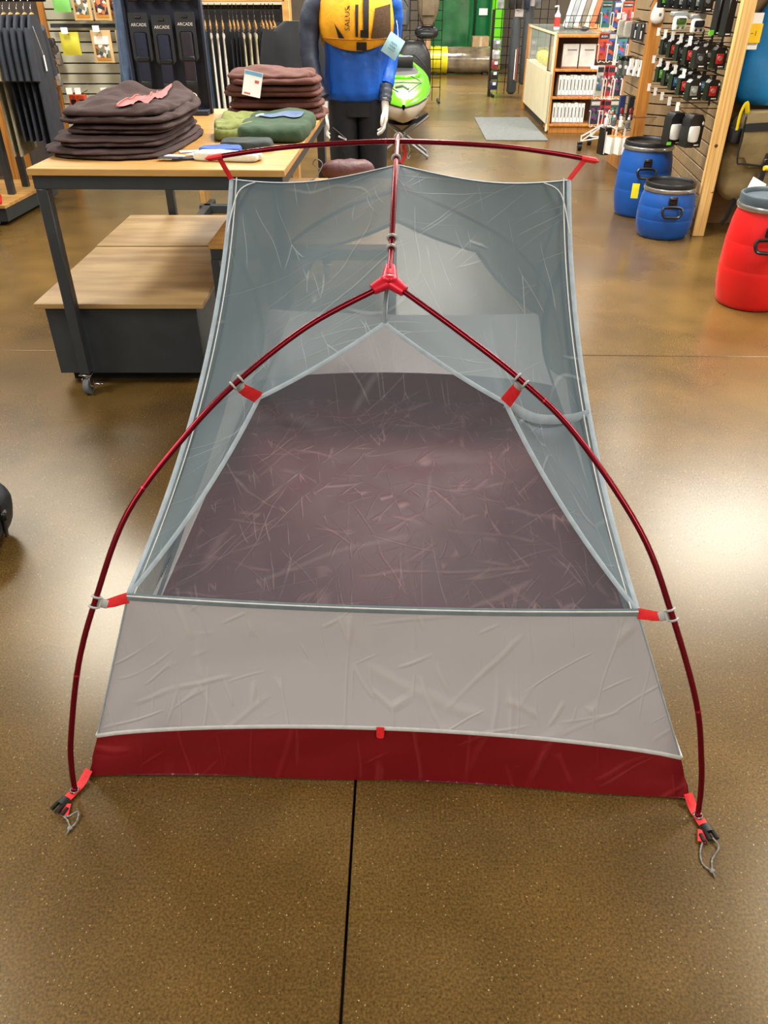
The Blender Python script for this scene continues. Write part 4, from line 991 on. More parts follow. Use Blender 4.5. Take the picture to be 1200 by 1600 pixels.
dn = vp(543, 46, .008)-vp(543, 12, .008); dn.normalize(); rt = (vp(548, 30, .008)-vp(538, 30, .008)).normalized()
# letters read upwards: text x axis points up, text up-axis points left
Bm = Matrix(((-dn.x, 0, -rt.x, c.x), (-dn.y, 0, -rt.y, c.y), (-dn.z, 0, -rt.z, c.z), (0, 0, 0, 1))); nn = rt.cross(dn)
Bm[0][1], Bm[1][1], Bm[2][1] = -nn.x*1., -nn.y, -nn.z
lt.bm.transform(Bm); part('lettering', lt, M_BLKW, VS)
part('emblem', MB().tube([vp(543, 14, .008), vp(546, 9, .008)], .004, 5).tube([vp(543, 9, .008), vp(543, 15, .008)], .002, 5), M_BLKW, VS)
c1 = at(614, 72, D=5.36)
pc = thing('price_card', 'pale blue handwritten price card hanging at the side of the yellow vest', 'price card', c1); pc.rotation_euler = (0, .55, 0)
part('card', MB().grid(lambda i, j: V((i-.5)*.10, -.010*math.sin(3*j), (j-.5)*.115), 6, 8).grid(lambda i, j: V((i-.5)*.10, .002-.010*math.sin(3*j), (j-.5)*.115), 6, 8), mat('pale_blue_paper', (170, 214, 226), .7, 0, .05), pc, 60)
for k, zz in enumerate((.015, -.003, -.02)): part('handwriting', MB().tube([V(-.02+.005*i, -.0125, zz+.004*math.sin(2.3*i+k)) for i in range(9)], .0014, 5), mat('blue_ink', (60, 90, 130), .7), pc)
part('tag_string', MB().tube([(0, 0, .057), (-.03, .03, .10), (-.05, .04, .12)], .0015, 5), M_PAPER, pc)

# ------------------------------------------------------------------ kayak on its stand
M_KG = mat('lime_kayak', (104, 206, 22), .25, 0, .05, 3, coat=.4); M_KW = mat('off_white_hull', (214, 206, 190), .3, 0, .04, 3)
KX = .19
st_ = [(8.38, .015, .50, .53, .55), (8.45, .075, .42, .535, .575), (8.6, .15, .36, .54, .60), (8.9, .235, .33, .55, .635), (9.3, .285, .32, .555, .66), (9.8, .32, .32, .56, .68), (10.4, .33, .32, .57, .70), (11.1, .31, .33, .58, .70), (11.8, .24, .35, .60, .70), (12.4, .14, .40, .64, .71), (12.85, .02, .60, .68, .71)]
KY = thing('kayak', 'lime green and white kayak resting on a folding stand', 'kayak', (KX, 8.4, 0))
def kdeck(y):
    y += 8.4
    for a, b in zip(st_, st_[1:]):
        if a[0] <= y <= b[0]:
            t = (y-a[0])/(b[0]-a[0]); return [a[i]+(b[i]-a[i])*t for i in range(5)]
    return st_[-1]
hull = []; deck = []
for y, hw, kz, sz, dz in st_:
    yy = y-8.4
    hull.append([V(-hw, yy, sz), V(-hw*.98, yy, sz-.3*(sz-kz)), V(-hw*.72, yy, kz+.25*(sz-kz)), V(-hw*.3, yy, kz+.06*(sz-kz)), V(0, yy, kz), V(hw*.3, yy, kz+.06*(sz-kz)), V(hw*.72, yy, kz+.25*(sz-kz)), V(hw*.98, yy, sz-.3*(sz-kz)), V(hw, yy, sz)])
    deck.append([V(-hw*1.02, yy, sz-.004), V(-hw*1.0, yy, sz+.35*(dz-sz)), V(-hw*.8, yy, sz+.72*(dz-sz)), V(-hw*.4, yy, sz+.95*(dz-sz)), V(0, yy, dz), V(hw*.4, yy, sz+.95*(dz-sz)), V(hw*.8, yy, sz+.72*(dz-sz)), V(hw, yy, sz+.35*(dz-sz)), V(hw*1.02, yy, sz-.004)])
part('hull', MB().loft(hull, False, False), M_KW, KY, 80, 'off-white hull'); part('deck', MB().loft(deck, False, False), M_KG, KY, 80, 'lime green deck')
part('gunwale_seam', MB().tube([V(hw*1.02, y-8.4, sz-.006) for y, hw, kz, sz, dz in st_], .008, 6).tube([V(-hw*1.02, y-8.4, sz-.006) for y, hw, kz, sz, dz in st_], .008, 6), M_BLACK, KY)
ck = []
for i in range(33):
    a = 2*PI*i/32; y = 1.75+.62*math.sin(a); x = .215*math.cos(a)*(1-.12*math.sin(a)); ck.append(V(x, y, kdeck(y)[4]+.014-.4*abs(x)**2+.05*max(0, math.sin(a))))
cm = part('coaming', MB().tube(ck, .016, 8, cap=False), M_KG, KY)
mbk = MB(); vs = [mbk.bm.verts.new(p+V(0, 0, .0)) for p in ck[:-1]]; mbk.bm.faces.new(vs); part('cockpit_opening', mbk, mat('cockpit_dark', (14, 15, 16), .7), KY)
part('seat_back', MB().box((0, 1.95, .76), (.30, .06, .14), .02, seg=2), M_BLACK, KY)
part('carry_handle', MB().tube([(-.07, .32, .665), (.0, .25, .685), (.05, .2, .66)], .014, 8), mat('grey_handle', (96, 110, 96), .5), KY)
for sg in (-1, 1): part('deck_line', MB().tube(spline([(sg*.05, .2, .635), (sg*.14, .55, .655), (sg*.20, .9, .665), (sg*.10, 1.05, .70)], 5), .006, 6), M_BLACK, KY)
part('deck_line', MB().tube(spline([(-.2, .75, .66), (0, .62, .68), (.2, .75, .66)], 5), .006, 6), M_BLACK, KY)
part('hatch', MB().box((0, 3.0, .715), (.22, .5, .05), .02, seg=2), M_KG, KY)
for k, y in enumerate((8.95, 11.6)):
    s = thing('kayak_stand', ('nearer' if k == 0 else 'further')+' folding silver stand under the lime kayak', 'stand', (KX, y, 0), 0, 'stands under the lime kayak')
    for yy in (-.16, .16):
        for sg in (-1, 1): part('leg', MB().tube([(-sg*.27, yy, 0.013), (sg*.27, yy, .40)], .013, 8), M_ALU, s)
    for x_ in (-.27, .27): part('foot_bar', MB().tube([(x_, -.18, .013), (x_, .18, .013)], .012, 8), M_ALU, s)
    part('sling', MB().grid(lambda i, j: V(-.27+.54*i, -.16+.32*j, .40-.086*math.sin(PI*i)**.6), 12, 3), M_BLKW, s)

# ------------------------------------------------------------------ back of the shop
M_GW = mat('clear_wrap_green', (44, 110, 66), .18, 0, .2, 3, .3, 9, spec=.7, coat=.5); M_GD = mat('dark_green_hull', (14, 104, 56), .25, 0, .1, 4, coat=.4); M_TP = mat('taupe_hull', (104, 98, 88), .4, 0, .08, 4)
def upright(label, x, y, hw, m, rim, depth=.25, H_=3.4, tagm=None, bottom=.25):
    o = thing('canoe', label, 'canoe', (x, y, 0), 0, 'boats stood upright at the back of the shop')
    rings = []
    for k in range(15):
        t = k/14; z = .02+H_*t; w_ = hw*(bottom+(1-bottom)*math.sin(PI*min(1, t*1.4+.12))**.6) if t < .65 else hw*max(.15, math.cos((t-.65)/.35*PI/2))
        rings.append([V(w_*math.cos(a), depth*math.sin(a)*(.4+.6*w_/hw)*(1 if math.sin(a) > 0 else .35), z) for a in [2*PI*i/20 for i in range(20)]])
    part('hull', MB().loft(rings), m, o, 70)
    if rim: 
        for s in (0, 10): part('gunwale', MB().tube([r[s]+V(0, -.02, 0) for r in rings], .04, 8), rim, o)
    if tagm: part('label_card', MB().box((tagm[0], -depth*.4-.02, tagm[1]), (.18, .01, .12)), tagm[2], o)
    return o
upright('green canoe in clear wrap stood upright at the back, widest of the upright boats', 1.43, 19.4, .44, M_GW, M_GD, .3, tagm=(.05, 1.38, mat('lime_card', (140, 226, 40), .5)), bottom=.55)
upright('taupe boat stood upright beside the wrapped green canoe', 1.90, 20.05, .22, M_TP, None, .2, bottom=.8)
upright('dark green boat stood upright with white label', 2.12, 19.4, .18, M_GD, None, .2, tagm=(-.03, 1.05, M_PAPER), bottom=.9)
upright('bright lime boat stood upright, rightmost of the upright boats', 2.36, 19.0, .13, M_KG, None, .2, bottom=.9)
RL = thing('wrapped_roll', 'long roll in clear wrap with yellow end lying at the back', 'roll', (1.55, 18.15, 0))
rings = [[V(x_, r*math.cos(a)*(1+.04*noise.noise(V(x_*3, a, 1))), .25+r*math.sin(a)*(1+.04*noise.noise(V(x_*3, a, 4)))) for a in [2*PI*i/20 for i in range(20)]] for x_, r in ((-.28, .235), (0, .24), (.3, .235), (.6, .24), (.75, .22))]
part('wrapped_body', MB().loft(rings), mat('clear_film_over_taupe', (132, 116, 92), .15, 0, .3, 4, .5, 8, spec=.8, coat=.6), RL, 70)
rings = [[V(x_, r*math.cos(a)*(1+.06*noise.noise(V(x_*9, a*2, 1))), .25+r*math.sin(a)*(1+.06*noise.noise(V(x_*9, a*2, 4)))) for a in [2*PI*i/20 for i in range(20)]] for x_, r in ((-.72, .225), (-.6, .245), (-.55, .235), (-.45, .25), (-.36, .24), (-.27, .245))]
part('yellow_end', MB().loft(rings), mat('yellow_film', (226, 208, 30), .3, 0, .15, 6, .3, 20), RL, 70, 'yellow end of the roll')
part('strap', MB().tube([V(-.5, .25*math.cos(a), .25+.25*math.sin(a)) for a in [2*PI*i/20 for i in range(21)]], .008, 6, cap=False), mat('yellow_film', (226, 208, 30)), RL)
for sx in (-.5, .5): part('cradle', MB().box((sx, 0, .02), (.08, .4, .04), .005), M_BLACK, RL)
bx = thing('cardboard_box', 'small cardboard box leaning behind the wrapped roll', 'box', (2.0, 18.75, 0)); part('carton', MB().box((0, 0, .32), (.34, .3, .64), .004), mat('cardboard', (176, 144, 104), .8), bx); part('packing_tape', MB().box((0, -.151, .32), (.05, .003, .64)), mat('tape_tan', (200, 178, 140), .3), bx)
# grid panel with bags
GP = thing('wire_grid_stand', 'black wire grid panel behind the mannequin', 'grid panel', (.45, 13.6, 0))
for k in range(8): part('wire', MB().tube([(-.42+.12*k, 0, .02), (-.42+.12*k, 0, 1.9)], .006, 5), M_DARKMETAL, GP)
for k in range(14): part('wire', MB().tube([(-.43, .008, .2+.125*k), (.43, .008, .2+.125*k)], .006, 5), M_DARKMETAL, GP)
for s in (-1, 1): part('foot', MB().box((s*.4, 0, .012), (.03, .5, .024)), M_DARKMETAL, GP)
def bag(name, label, cat, loc, w_, d, h, m, seed, strapm=None):
    o = thing(name, label, cat, loc, 0); rings = []
    for k in range(11):
        t = k/10; e = (1-abs(2*t-1)**3.5)**.5 if 0 < t < 1 else .55
        rings.append([V(w_/2*e*math.copysign(abs(math.cos(a))**.6, math.cos(a))*(1+.04*noise.noise(V(t*4, a, seed))), d/2*e*math.copysign(abs(math.sin(a))**.7, math.sin(a))*(1+.05*noise.noise(V(t*4, a, seed+3))), h*t) for a in [2*PI*i/24 for i in range(24)]])
    part('body', MB().loft(rings), m, o, 70)
    part('front_pocket', MB().box((0, -d/2-.0, h*.35), (w_*.6, d*.2, h*.4), .02, seg=2), m, o)
    part('strap', MB().tube(spline([(-w_*.3, -d*.3, h*.97), (-w_*.15, -d*.35, h*1.08), (w_*.15, -d*.35, h*1.08), (w_*.3, -d*.3, h*.97)], 5), (.004, .014), 6), strapm or M_BLKW, o)
    part('zip', MB().tube(spline([(-w_*.36, -d*.45, h*.6), (0, -d*.53, h*.80), (w_*.36, -d*.45, h*.6)], 6), .004, 5), M_BLACK, o)
    return o
bag('hanging_pack', 'taupe pack hanging on the black wire grid', 'backpack', (.64, 13.35, 1.03), .32, .22, .75, mat('taupe_canvas', (118, 100, 80), .7, 0, .1, 8, .2, 40), 1)
bag('hanging_pack', 'black pack hanging below the taupe pack', 'backpack', (.62, 13.2, .86), .34, .2, .16, mat('black_nylon', (26, 27, 29), .45, 0, .15, 8, .3, 30), 2)
bag('duffel_bag', 'black duffel standing behind the kayak by the wire grid', 'duffel', (.42, 13.1, .02), .55, .3, .82, mat('black_nylon', (26, 27, 29)), 3)
bag('hanging_pack', 'grey pack hanging at the left of the wire grid', 'backpack', (.27, 13.4, .95), .22, .2, .5, mat('grey_nylon', (92, 92, 94), .6, 0, .15, 8, .3, 30), 4)
solo('door_post', MB().box((0, 0, 1.3), (.12, .1, 2.6), .004).box((.0, -.052, 1.3), (.09, .01, 2.5), .002), mat('tan_post', (150, 116, 76), .6), 'tan timber post standing beside the wrapped green canoe', 'post', (.80, 16.6, 0))
M_MAT = mat('grey_floor_mat', (104, 108, 106), .95, 0, .1, 30, .3, 200)
solo('floor_mat', MB().box((0, 0, .005), (.73, 1.9, .010), .003), M_MAT, 'grey rectangular floor mat in the aisle by the counter', 'mat', (1.585, 10.85, 0), GRID)
# ------------------------------------------------------------------ right-hand slatwall bays
M_SLW = mat('maple_slat', (150, 126, 92), .5, 0, .1, 3, col2=(130, 106, 74), stretch=(6, 6, 1))
M_GROOVE = mat('slat_groove_dark', (44, 34, 26), .8)
def slatwall(nm, a, b, z0, z1, pitch=.085):
    a, b = V(a[0], a[1], 0), V(b[0], b[1], 0); d = b-a; L = d.length; an = math.atan2(d.y, d.x)
    w_ = struct(nm, MB().box((L/2, .03, (z0+z1)/2), (L, .02, z1-z0)), M_GROOVE); w_.location = a; w_.rotation_euler = (0, 0, an)
    k = 0; z = z0
    while z+pitch <= z1+1e-6:
        part('slat', MB().box((L/2, .012, z+pitch/2), (L-.004, .024, pitch-.010), .002), M_SLW, w_); z += pitch
    return w_, a, d.normalized(), V(d.y, -d.x, 0).normalized()
# side panel faces left (towards the aisle): run it from far to near so its local -y points left
NP, CP_, P2 = (2.30, 5.80), (2.50, 7.42), (2.30, 7.62)
wA, aA, dA, nA = slatwall('wall_slat_bay_side', CP_, NP, .05, 2.3)
wB, aB, dB, nB = slatwall('wall_slat_bay_back', (2.26, 7.66), (2.54, 7.46), .05, 2.3)
wC, aC, dC, nC = slatwall('wall_slat_aisle', (2.36, 8.62), (2.30, 7.72), .30, 2.3)
struct('trim_3', MB().box((2.275, 5.755, 1.2), (.089, .045, 2.4), .004), M_PINE)
part('knot', MB().tube([(2.262, 5.734, .60), (2.262, 5.7315, .60)], .012, 10), mat('pine_knot', (90, 48, 24), .6), bpy.data.objects['trim_3'])
part('knot', MB().tube([(2.30, 5.734, .30), (2.316, 5.7315, .304)], .003, 6), mat('pine_knot', (90, 48, 24)), bpy.data.objects['trim_3'])
struct('trim_4', MB().box((2.285, 7.66, 1.2), (.10, .09, 2.4), .004), M_OAK)
struct('trim_5', MB().box((2.42, 8.68, 1.2), (.09, .09, 2.4), .004), M_OAK)
struct('baseboard_right', MB().box((2.315, 8.16, .15), (.03, .92, .30), .003), M_OAK)
struct('wall_pack', MB().box((3.35, 6.13, 1.25), (1.98, .02, 2.5)), mat('plywood', (164, 128, 84), .6, 0, .1, 2, col2=(132, 98, 60), stretch=(1, 1, 4)))
TXT_CACHE = {}
def box_mesh(key, w_, d, h, bev=.003):
    k = ('b', key, w_, d, h)
    if k not in TXT_CACHE: TXT_CACHE[k] = key
    return MB().box((0, 0, h/2), (w_, d, h), bev)
M_PKG = mat('black_packaging', (22, 23, 25), .35, 0, .08, 12)
def hook(parent, p, n, L):
    part('hook', MB().tube([p+n*.0, p+n*L, p+n*(L+.006)+V(0, 0, .012)], .003, 6).box(p+n*.008, (.02, .02, .05)), M_DARKMETAL, parent)
def price_flag(label, p, group):
    return solo('price_flag', MB().box((0, 0, -.024), (.026, .002, .050)).box((0, .002, .002), (.024, .006, .006)), M_PAPER, label, 'price tag', p, .15, group)
COLS = {'red': (206, 44, 40), 'green': (92, 170, 60), 'blue': (46, 100, 140), 'grey': (140, 146, 140), 'dark green': (58, 84, 62), 'black': (46, 48, 52)}
def headlamp_box(label, loc, colr, w_=.085, d=.06, h=.125, group='boxed headlamps on the slatwall', rz=.12):
    o = thing('headlamp_box', label, 'box', loc, rz, group)
    part('carton', MB().prism([(-w_/2, 0), (w_/2, 0), (w_/2, h*.86), (w_*.3, h), (-w_*.3, h), (-w_/2, h*.86)], d), M_PKG, o)
    part('window', MB().box((-w_*.06, -d/2-.001, h*.46), (w_*.58, .004, h*.46), .0015), mat('lamp_'+colr, COLS[colr], .3), o)
    part('lamp', MB().tube([(-w_*.10, -d/2-.002, h*.48), (-w_*.10, -d/2-.014, h*.48)], w_*.17, 12), mat('lamp_lens_'+colr, tuple(int(v*.5+90) for v in COLS[colr]), .25), o)
    part('brand_mark', MB().prism([(0, -.009), (.006, 0), (0, .009), (-.006, 0)], .002, tr(w_*.36, -d/2-.001, h*.78)), M_PAPER, o)
    part('caption', MB().box((w_*.12, -d/2-.001, h*.10), (w_*.42, .002, h*.05)), M_PAPER, o)
    part('hanger_tab', MB().box((0, 0, h+.012), (.03, .003, .03), .001), M_PKG, o)
    return o
rows = [(1.19, 'upper'), (1.0, 'middle')]
cyc = [['black', 'red', 'black', 'red', 'black'], ['grey', 'red', 'blue', 'dark green', 'green']]
for r, (z, rn) in enumerate(rows):
    for k in range(5):
        f = .10+.19*k
        p = V(*NP, 0).lerp(V(*CP_, 0), f)+V(0, 0, z); n = nA
        hk = part('hook', MB().tube([wA.matrix_world.inverted() @ p if False else p, p+n*.27, p+n*.275+V(0, 0, .012)], .0032, 6), M_DARKMETAL, None) if False else None
        o = thing('peg_hook', ORD[k]+' black peg hook from the pine post, '+rn+' row of the slatwall bay', 'hook', p, 0, 'peg hooks on the slatwall bay')
        part('rod', MB().tube([(0, 0, 0), n*.27, n*.275+V(0, 0, .014)], .0032, 6), M_DARKMETAL, o); part('back_plate', MB().box(n*.004+V(0, 0, .01), (.012, .022, .05), .002), M_DARKMETAL, o)
        part('scan_rod', MB().tube([(0, 0, .035), n*.265+V(0, 0, .03)], .0022, 6), M_DARKMETAL, o)
        price_flag(ORD[k]+' white price flag from the pine post, '+rn+' row of the slatwall bay', p+n*.285+V(0, -.004, .03), 'price flags on the slatwall bay')
        for j in range(2):
            q = p+n*(.205-.125*j)+V(0, 0, -.150)
            headlamp_box('boxed headlamp, '+('outer' if j == 0 else 'inner')+' on the '+ORD[k]+' hook from the pine post, '+rn+' row', q, cyc[r][(k+j) % 5])
# lanterns on the lowest row
for k in range(5):
    f = .10+.19*k; p = V(*NP, 0).lerp(V(*CP_, 0), f)+V(0, 0, .80); n = nA
    o = thing('peg_hook', ORD[k]+' black peg hook from the pine post, lowest row of the slatwall bay', 'hook', p, 0, 'peg hooks on the slatwall bay')
    part('rod', MB().tube([(0, 0, 0), n*.27, n*.275+V(0, 0, .014)], .0032, 6), M_DARKMETAL, o); part('back_plate', MB().box(n*.004+V(0, 0, .01), (.012, .022, .05), .002), M_DARKMETAL, o)
    part('scan_rod', MB().tube([(0, 0, .035), n*.265+V(0, 0, .03)], .0022, 6), M_DARKMETAL, o)
    price_flag(ORD[k]+' white price flag from the pine post, lowest row of the slatwall bay', p+n*.285+V(0, -.004, .03), 'price flags on the slatwall bay')
M_GLOBE = mat('frosted_globe', (206, 206, 198), .35, 0, .04, 5)
for k, (px, py, D) in enumerate(((1048, 225, 6.06), (1076, 229, 5.92))):
    c = at(px, py, D=D)
    o = thing('lantern_box', ('left' if k == 0 else 'right')+' boxed lantern with frosted globe on the lowest row', 'box', c, .2, 'boxed lanterns on the slatwall bay')
    part('carton', MB().prism([(-.055, 0), (.055, 0), (.055, .17), (.032, .205), (-.032, .205), (-.055, .17)], .10), M_PKG, o)
    part('globe', MB().loft([[V(-.012+r*math.cos(a), -.052+.018*math.sin(a)*(1 if math.sin(a) < 0 else .1), z) for a in [2*PI*i/20 for i in range(20)]] for r, z in ((.030, .038), (.037, .045), (.041, .09), (.040, .125), (.034, .135))]), M_GLOBE, o)
    part('globe_base', MB().box((-.012, -.058, .042), (.03, .012, .022), .004), mat('lamp_dark green', COLS['dark green'], .3), o)
    part('brand_mark', MB().prism([(0, -.013), (.008, 0), (0, .013), (-.008, 0)], .002, tr(.044, -.051, .152)), M_PAPER, o)
    part('caption', MB().box((.022, -.051, .016), (.034, .002, .008)), M_PAPER, o)
    if k == 0: part('green_sticker', MB().box((-.045, -.051, .012), (.034, .002, .02)), mat('lime_sticker', (110, 220, 60), .5), o)
# tall dark boxes, helmets and dark cartons along the top
for k, (px, py, D) in enumerate(((1117, 55, 6.0), (1131, 57, 5.89))):
    c = at(px, py, D=D); o = thing('tall_carton', ('left' if k == 0 else 'right')+' tall black carton hanging beside the pine post', 'box', c, .15, 'tall black cartons on the slatwall bay')
    part('carton', MB().box((0, 0, .12), (.050, .08, .24), .004), M_PKG, o); part('brand_mark', MB().prism([(0, -.012), (.007, 0), (0, .012), (-.007, 0)], .002, tr(.012, -.041, .205)), M_PAPER, o); part('caption', MB().box((.0, -.041, .014), (.03, .002, .007)), M_PAPER, o)
    if k == 0: part('green_sticker', MB().box((-.046, -.03, .016), (.03, .01, .028)), mat('lime_sticker', (110, 220, 60)), o)
    part('hook', MB().tube([(0, 0, .24), (.02, .0, .26), (.12, 0, .26)], .003, 6), M_DARKMETAL, o)
for k, (px, py, lens) in enumerate(((1060, 46, (82, 110, 52)), (1088, 50, (38, 44, 54)))):
    c = at(px, py, D=6.3); o = thing('goggle_pack', ('left white clip-on goggle pack with green lens' if k == 0 else 'right white clip-on goggle pack with dark lens')+' near the top of the bay', 'goggles', c, .15, 'goggle packs on the slatwall bay')
    part('frame', MB().box((0, 0, .035), (.095, .04, .085), .014, seg=2), M_WHITE, o); part('lens', MB().box((0, -.021, .048), (.07, .006, .04), .01, seg=2), mat('goggle_lens_%d' % k, lens, .2), o)
    part('lens', MB().box((-.018, -.021, .012), (.018, .006, .016), .004), mat('goggle_lens_%d' % k, lens), o); part('lens', MB().box((.018, -.021, .012), (.018, .006, .016), .004), mat('goggle_lens_%d' % k, lens), o)
    part('blister', MB().box((0, .03, .09), (.11, .06, .03), .006), mat('grey_blister', (150, 156, 154), .2), o); part('hook', MB().tube([(0, .06, .11), (.05, .06, .115), (.34, .06, .115)], .003, 6), M_DARKMETAL, o)
for k in range(6):
    c = at(1036+13*k, 12+1.2*k, D=6.62-.07*k)
    headlamp_box(ORD[k]+' black carton from the left in the topmost row of the bay', c, ['green', 'black', 'grey', 'black', 'grey', 'black'][k], .075, .06, .12, 'black cartons in the topmost row')
c = at(1066, 85, D=6.35)
# ------------------------------------------------------------------ aisle-side slat panel: gloves, cases, small bags
nC = V(-1, 0, 0)
def pegrow(pxs, py, D0, dD, make):
    for k, px in enumerate(pxs): make(k, at(px, py, D=D0+dD*k))
def hang_rod(o, z, L=.34): part('hook', MB().tube([(-.04, 0, z), (L, .0, z+.01)], .003, 6), M_DARKMETAL, o)
for k, px in enumerate((990, 999, 1014, 1021)):
    c = at(px, 62+1.5*k, D=8.2-.10*k); o = thing('dark_case', ORD[k]+' charcoal carded case from the left, upper row of the aisle slat panel', 'case', c, .2, 'charcoal cases on the aisle slat panel')
    part('card', MB().box((0, 0, .065), (.055, .05, .13), .004), mat('charcoal_case', (52, 56, 60), .5), o); part('label', MB().box((-.008, -.026, .045), (.012, .002, .06)), M_PAPER, o); part('label', MB().box((0, -.026, .112), (.010, .002, .02)), M_PAPER, o); hang_rod(o, .135)
for k, px in enumerate((968, 978)):
    c = at(px, 57+2*k, D=8.35-.06*k); o = thing('glove_pack', ORD[k]+' pale grey glove pack from the left on the aisle slat panel', 'gloves', c, .2, 'glove packs on the aisle slat panel')
    mb = MB(); pillow(mb, (0, 0, 0), .075, .13, .03, 0, k+1., .004); mb.bm.transform(tr(0, 0, .065) @ rotx(PI/2)); part('glove', mb, mat('pale_glove', (196, 194, 182), .7), o, 70); hang_rod(o, .135)
    part('price_flag', MB().box((-.05, -.02, .16), (.03, .002, .05)), M_PAPER, o)
for k, px in enumerate((984, 993, 1001, 1010)):
    c = at(px, 117+1.5*k, D=8.15-.08*k); o = thing('white_pack', ORD[k]+' white blister pack from the left, middle row of the aisle slat panel', 'packet', c, .2, 'white blister packs on the aisle slat panel')
    part('card', MB().prism([(-.018, .13), (-.014, .08), (-.03, .04), (-.03, 0), (.03, 0), (.03, .04), (.014, .08), (.018, .13)], .03), M_WHITE, o); part('fitting', MB().tube([(0, -.016, .03), (0, -.022, .03)], .013, 12), M_RUBBER, o); hang_rod(o, .135)
for k, px in enumerate((968, 977)):
    c = at(px, 117+k, D=8.36-.09*k); o = thing('dark_case', ORD[k]+' grey carded case from the left, middle row of the aisle slat panel', 'case', c, .2, 'grey cases on the aisle slat panel')
    part('card', MB().box((0, 0, .06), (.048, .05, .12), .004), mat('grey_case', (92, 96, 94), .5), o); part('header', MB().box((0, -.004, .135), (.049, .05, .03), .004), M_BLACK, o); part('window', MB().tube([(-.02, -.026, .07), (-.02, -.029, .07)], .016, 12), M_PAPER, o); hang_rod(o, .15)
cl = [(40, 60, 110), (30, 32, 36), (150, 40, 44), (44, 84, 130)]
for k, px in enumerate((968, 982, 993, 1001)):
    c = at(px, 187+k, D=8.1-.06*k); o = thing('tool_pack', ORD[k]+' blue and red carded tool from the left, lower row of the aisle slat panel', 'tool', c, .2, 'carded tools on the aisle slat panel')
    part('card', MB().box((0, 0, .10), (.06, .02, .20), .003), mat('tool_card_%d' % (k % 2), cl[k % 2 and 1 or 0], .5), o); part('blister', MB().box((0, -.018, .06), (.03, .016, .09), .006), mat('tool_red', (160, 40, 46), .35), o)
    part('price_flag', MB().box((-.01, -.03, .03), (.02, .002, .045)), M_PAPER, o); hang_rod(o, .20)
for k in range(4):
    c = at(954+13*k, 240+1.2*k, D=8.08-.105*k); o = thing('white_carton', ORD[k]+' white boxed item with orange top from the left, below the aisle slat panel', 'box', c, .28, 'white boxes below the aisle slat panel')
    part('carton', MB().box((0, 0, .075), (.080, .10, .15), .003), M_WHITE, o); part('lid', MB().box((0, 0, .1535), (.081, .101, .007), .002), mat('orange_lid', (226, 152, 70), .5), o); part('price_flag', MB().box((0, -.04, .20), (.018, .002, .08)), M_PAPER, o)
    part('groove', MB().box((.0, -.051, .075), (.003, .002, .14)), M_RUBBER, o); part('hook', MB().tube([(0, 0, .157), (0, .0, .20), (.26, .03, .21)], .003, 6), M_DARKMETAL, o)
c = at(941, 241, D=8.25); o = thing('black_carton', 'black boxed item left of the white boxes below the aisle slat panel', 'box', c, .28); part('carton', MB().box((0, 0, .12), (.075, .11, .24), .003), M_PKG, o); part('stripe', MB().box((-.02, -.056, .11), (.012, .002, .2)), M_PAPER, o); part('hook', MB().tube([(0, 0, .24), (.0, 0, .26), (.34, .02, .27)], .003, 5), M_DARKMETAL, o)
for k in range(4):
    c = at(947+11*k, 195+2*k, D=7.78-.08*k); o = thing('small_bottle', ORD[k]+' small bottle from the left above the white boxes', 'bottle', c, 0, 'small bottles on the aisle slat panel'); part('bottle', MB().lathe([(.016, 0), (.02, .004), (.02, .05), (.008, .062), (.008, .072)], 12), (M_WHITE, M_RUBBER)[k % 2], o); part('cap', MB().lathe([(.010, .07), (.010, .088)], 10), M_PAPER, o); part('hook', MB().tube([(0, 0, .085), (.25, .02, .09)], .003, 5), M_DARKMETAL, o)
o = thing('mesh_pouch', 'white teardrop pouch hanging at the top of the aisle slat panel', 'pouch', at(1023, 38, D=7.62), .2)
part('pouch', MB().loft([[V(r*math.cos(a), -.02+.03*math.sin(a)*min(1, r/.05), z) for a in [2*PI*i/18 for i in range(18)]] for r, z in ((.005, 0), (.04, .012), (.058, .04), (.058, .075), (.042, .12), (.02, .16), (.004, .18))]), M_WHITE, o, 70); part('cord', MB().tube([(0, -.02, .175), (-.03, .0, .20), (-.06, .02, .12)], .004, 6), M_BLACK, o)
part('mark', MB().box((.008, -.052, .07), (.02, .002, .02)), M_RUBBER, o)
# ------------------------------------------------------------------ spinning book rack
SP = thing('spinner_rack', 'white wire spinner rack of guide books on black casters', 'rack', (2.42, 9.35, 0))
M_WW = mat('white_wire', (232, 230, 224), .4, 0, .04, 10)
part('rack_core', MB().box((0, -.15, 1.0), (.30, .02, 1.5), .003), M_WW, SP) if False else None
part('pole', MB().tube([(0, 0, .12), (0, 0, 1.9)], .018, 10), M_WW, SP)
for k in range(4):
    a = PI+PI/2*k+.30; c, s = math.cos(a), math.sin(a)
    part('foot', MB().tube([(0, 0, .26), (c*.27, s*.27, .14)], .007, 6).tube([(0, 0, .12), (c*.27, s*.27, .09)], .007, 6).tube([(c*.27, s*.27, .15), (c*.27, s*.27, .08)], .008, 6).tube([(0, 0, .25), (c*.27, s*.27, .09)], .006, 6), M_WW, SP)
    cs = part('caster', MB().box((c*.28, s*.28, .075), (.05, .05, .03), .006), M_BLACK, SP); part('wheel', MB().tube([(c*.28-.02, s*.28, .035), (c*.28+.02, s*.28, .035)], .035, 14), M_BLACK, cs)
BK = [(64, 130, 128), (70, 100, 170), (206, 88, 54), (190, 60, 70), (58, 62, 74), (110, 62, 120), (200, 196, 186), (60, 96, 84)]
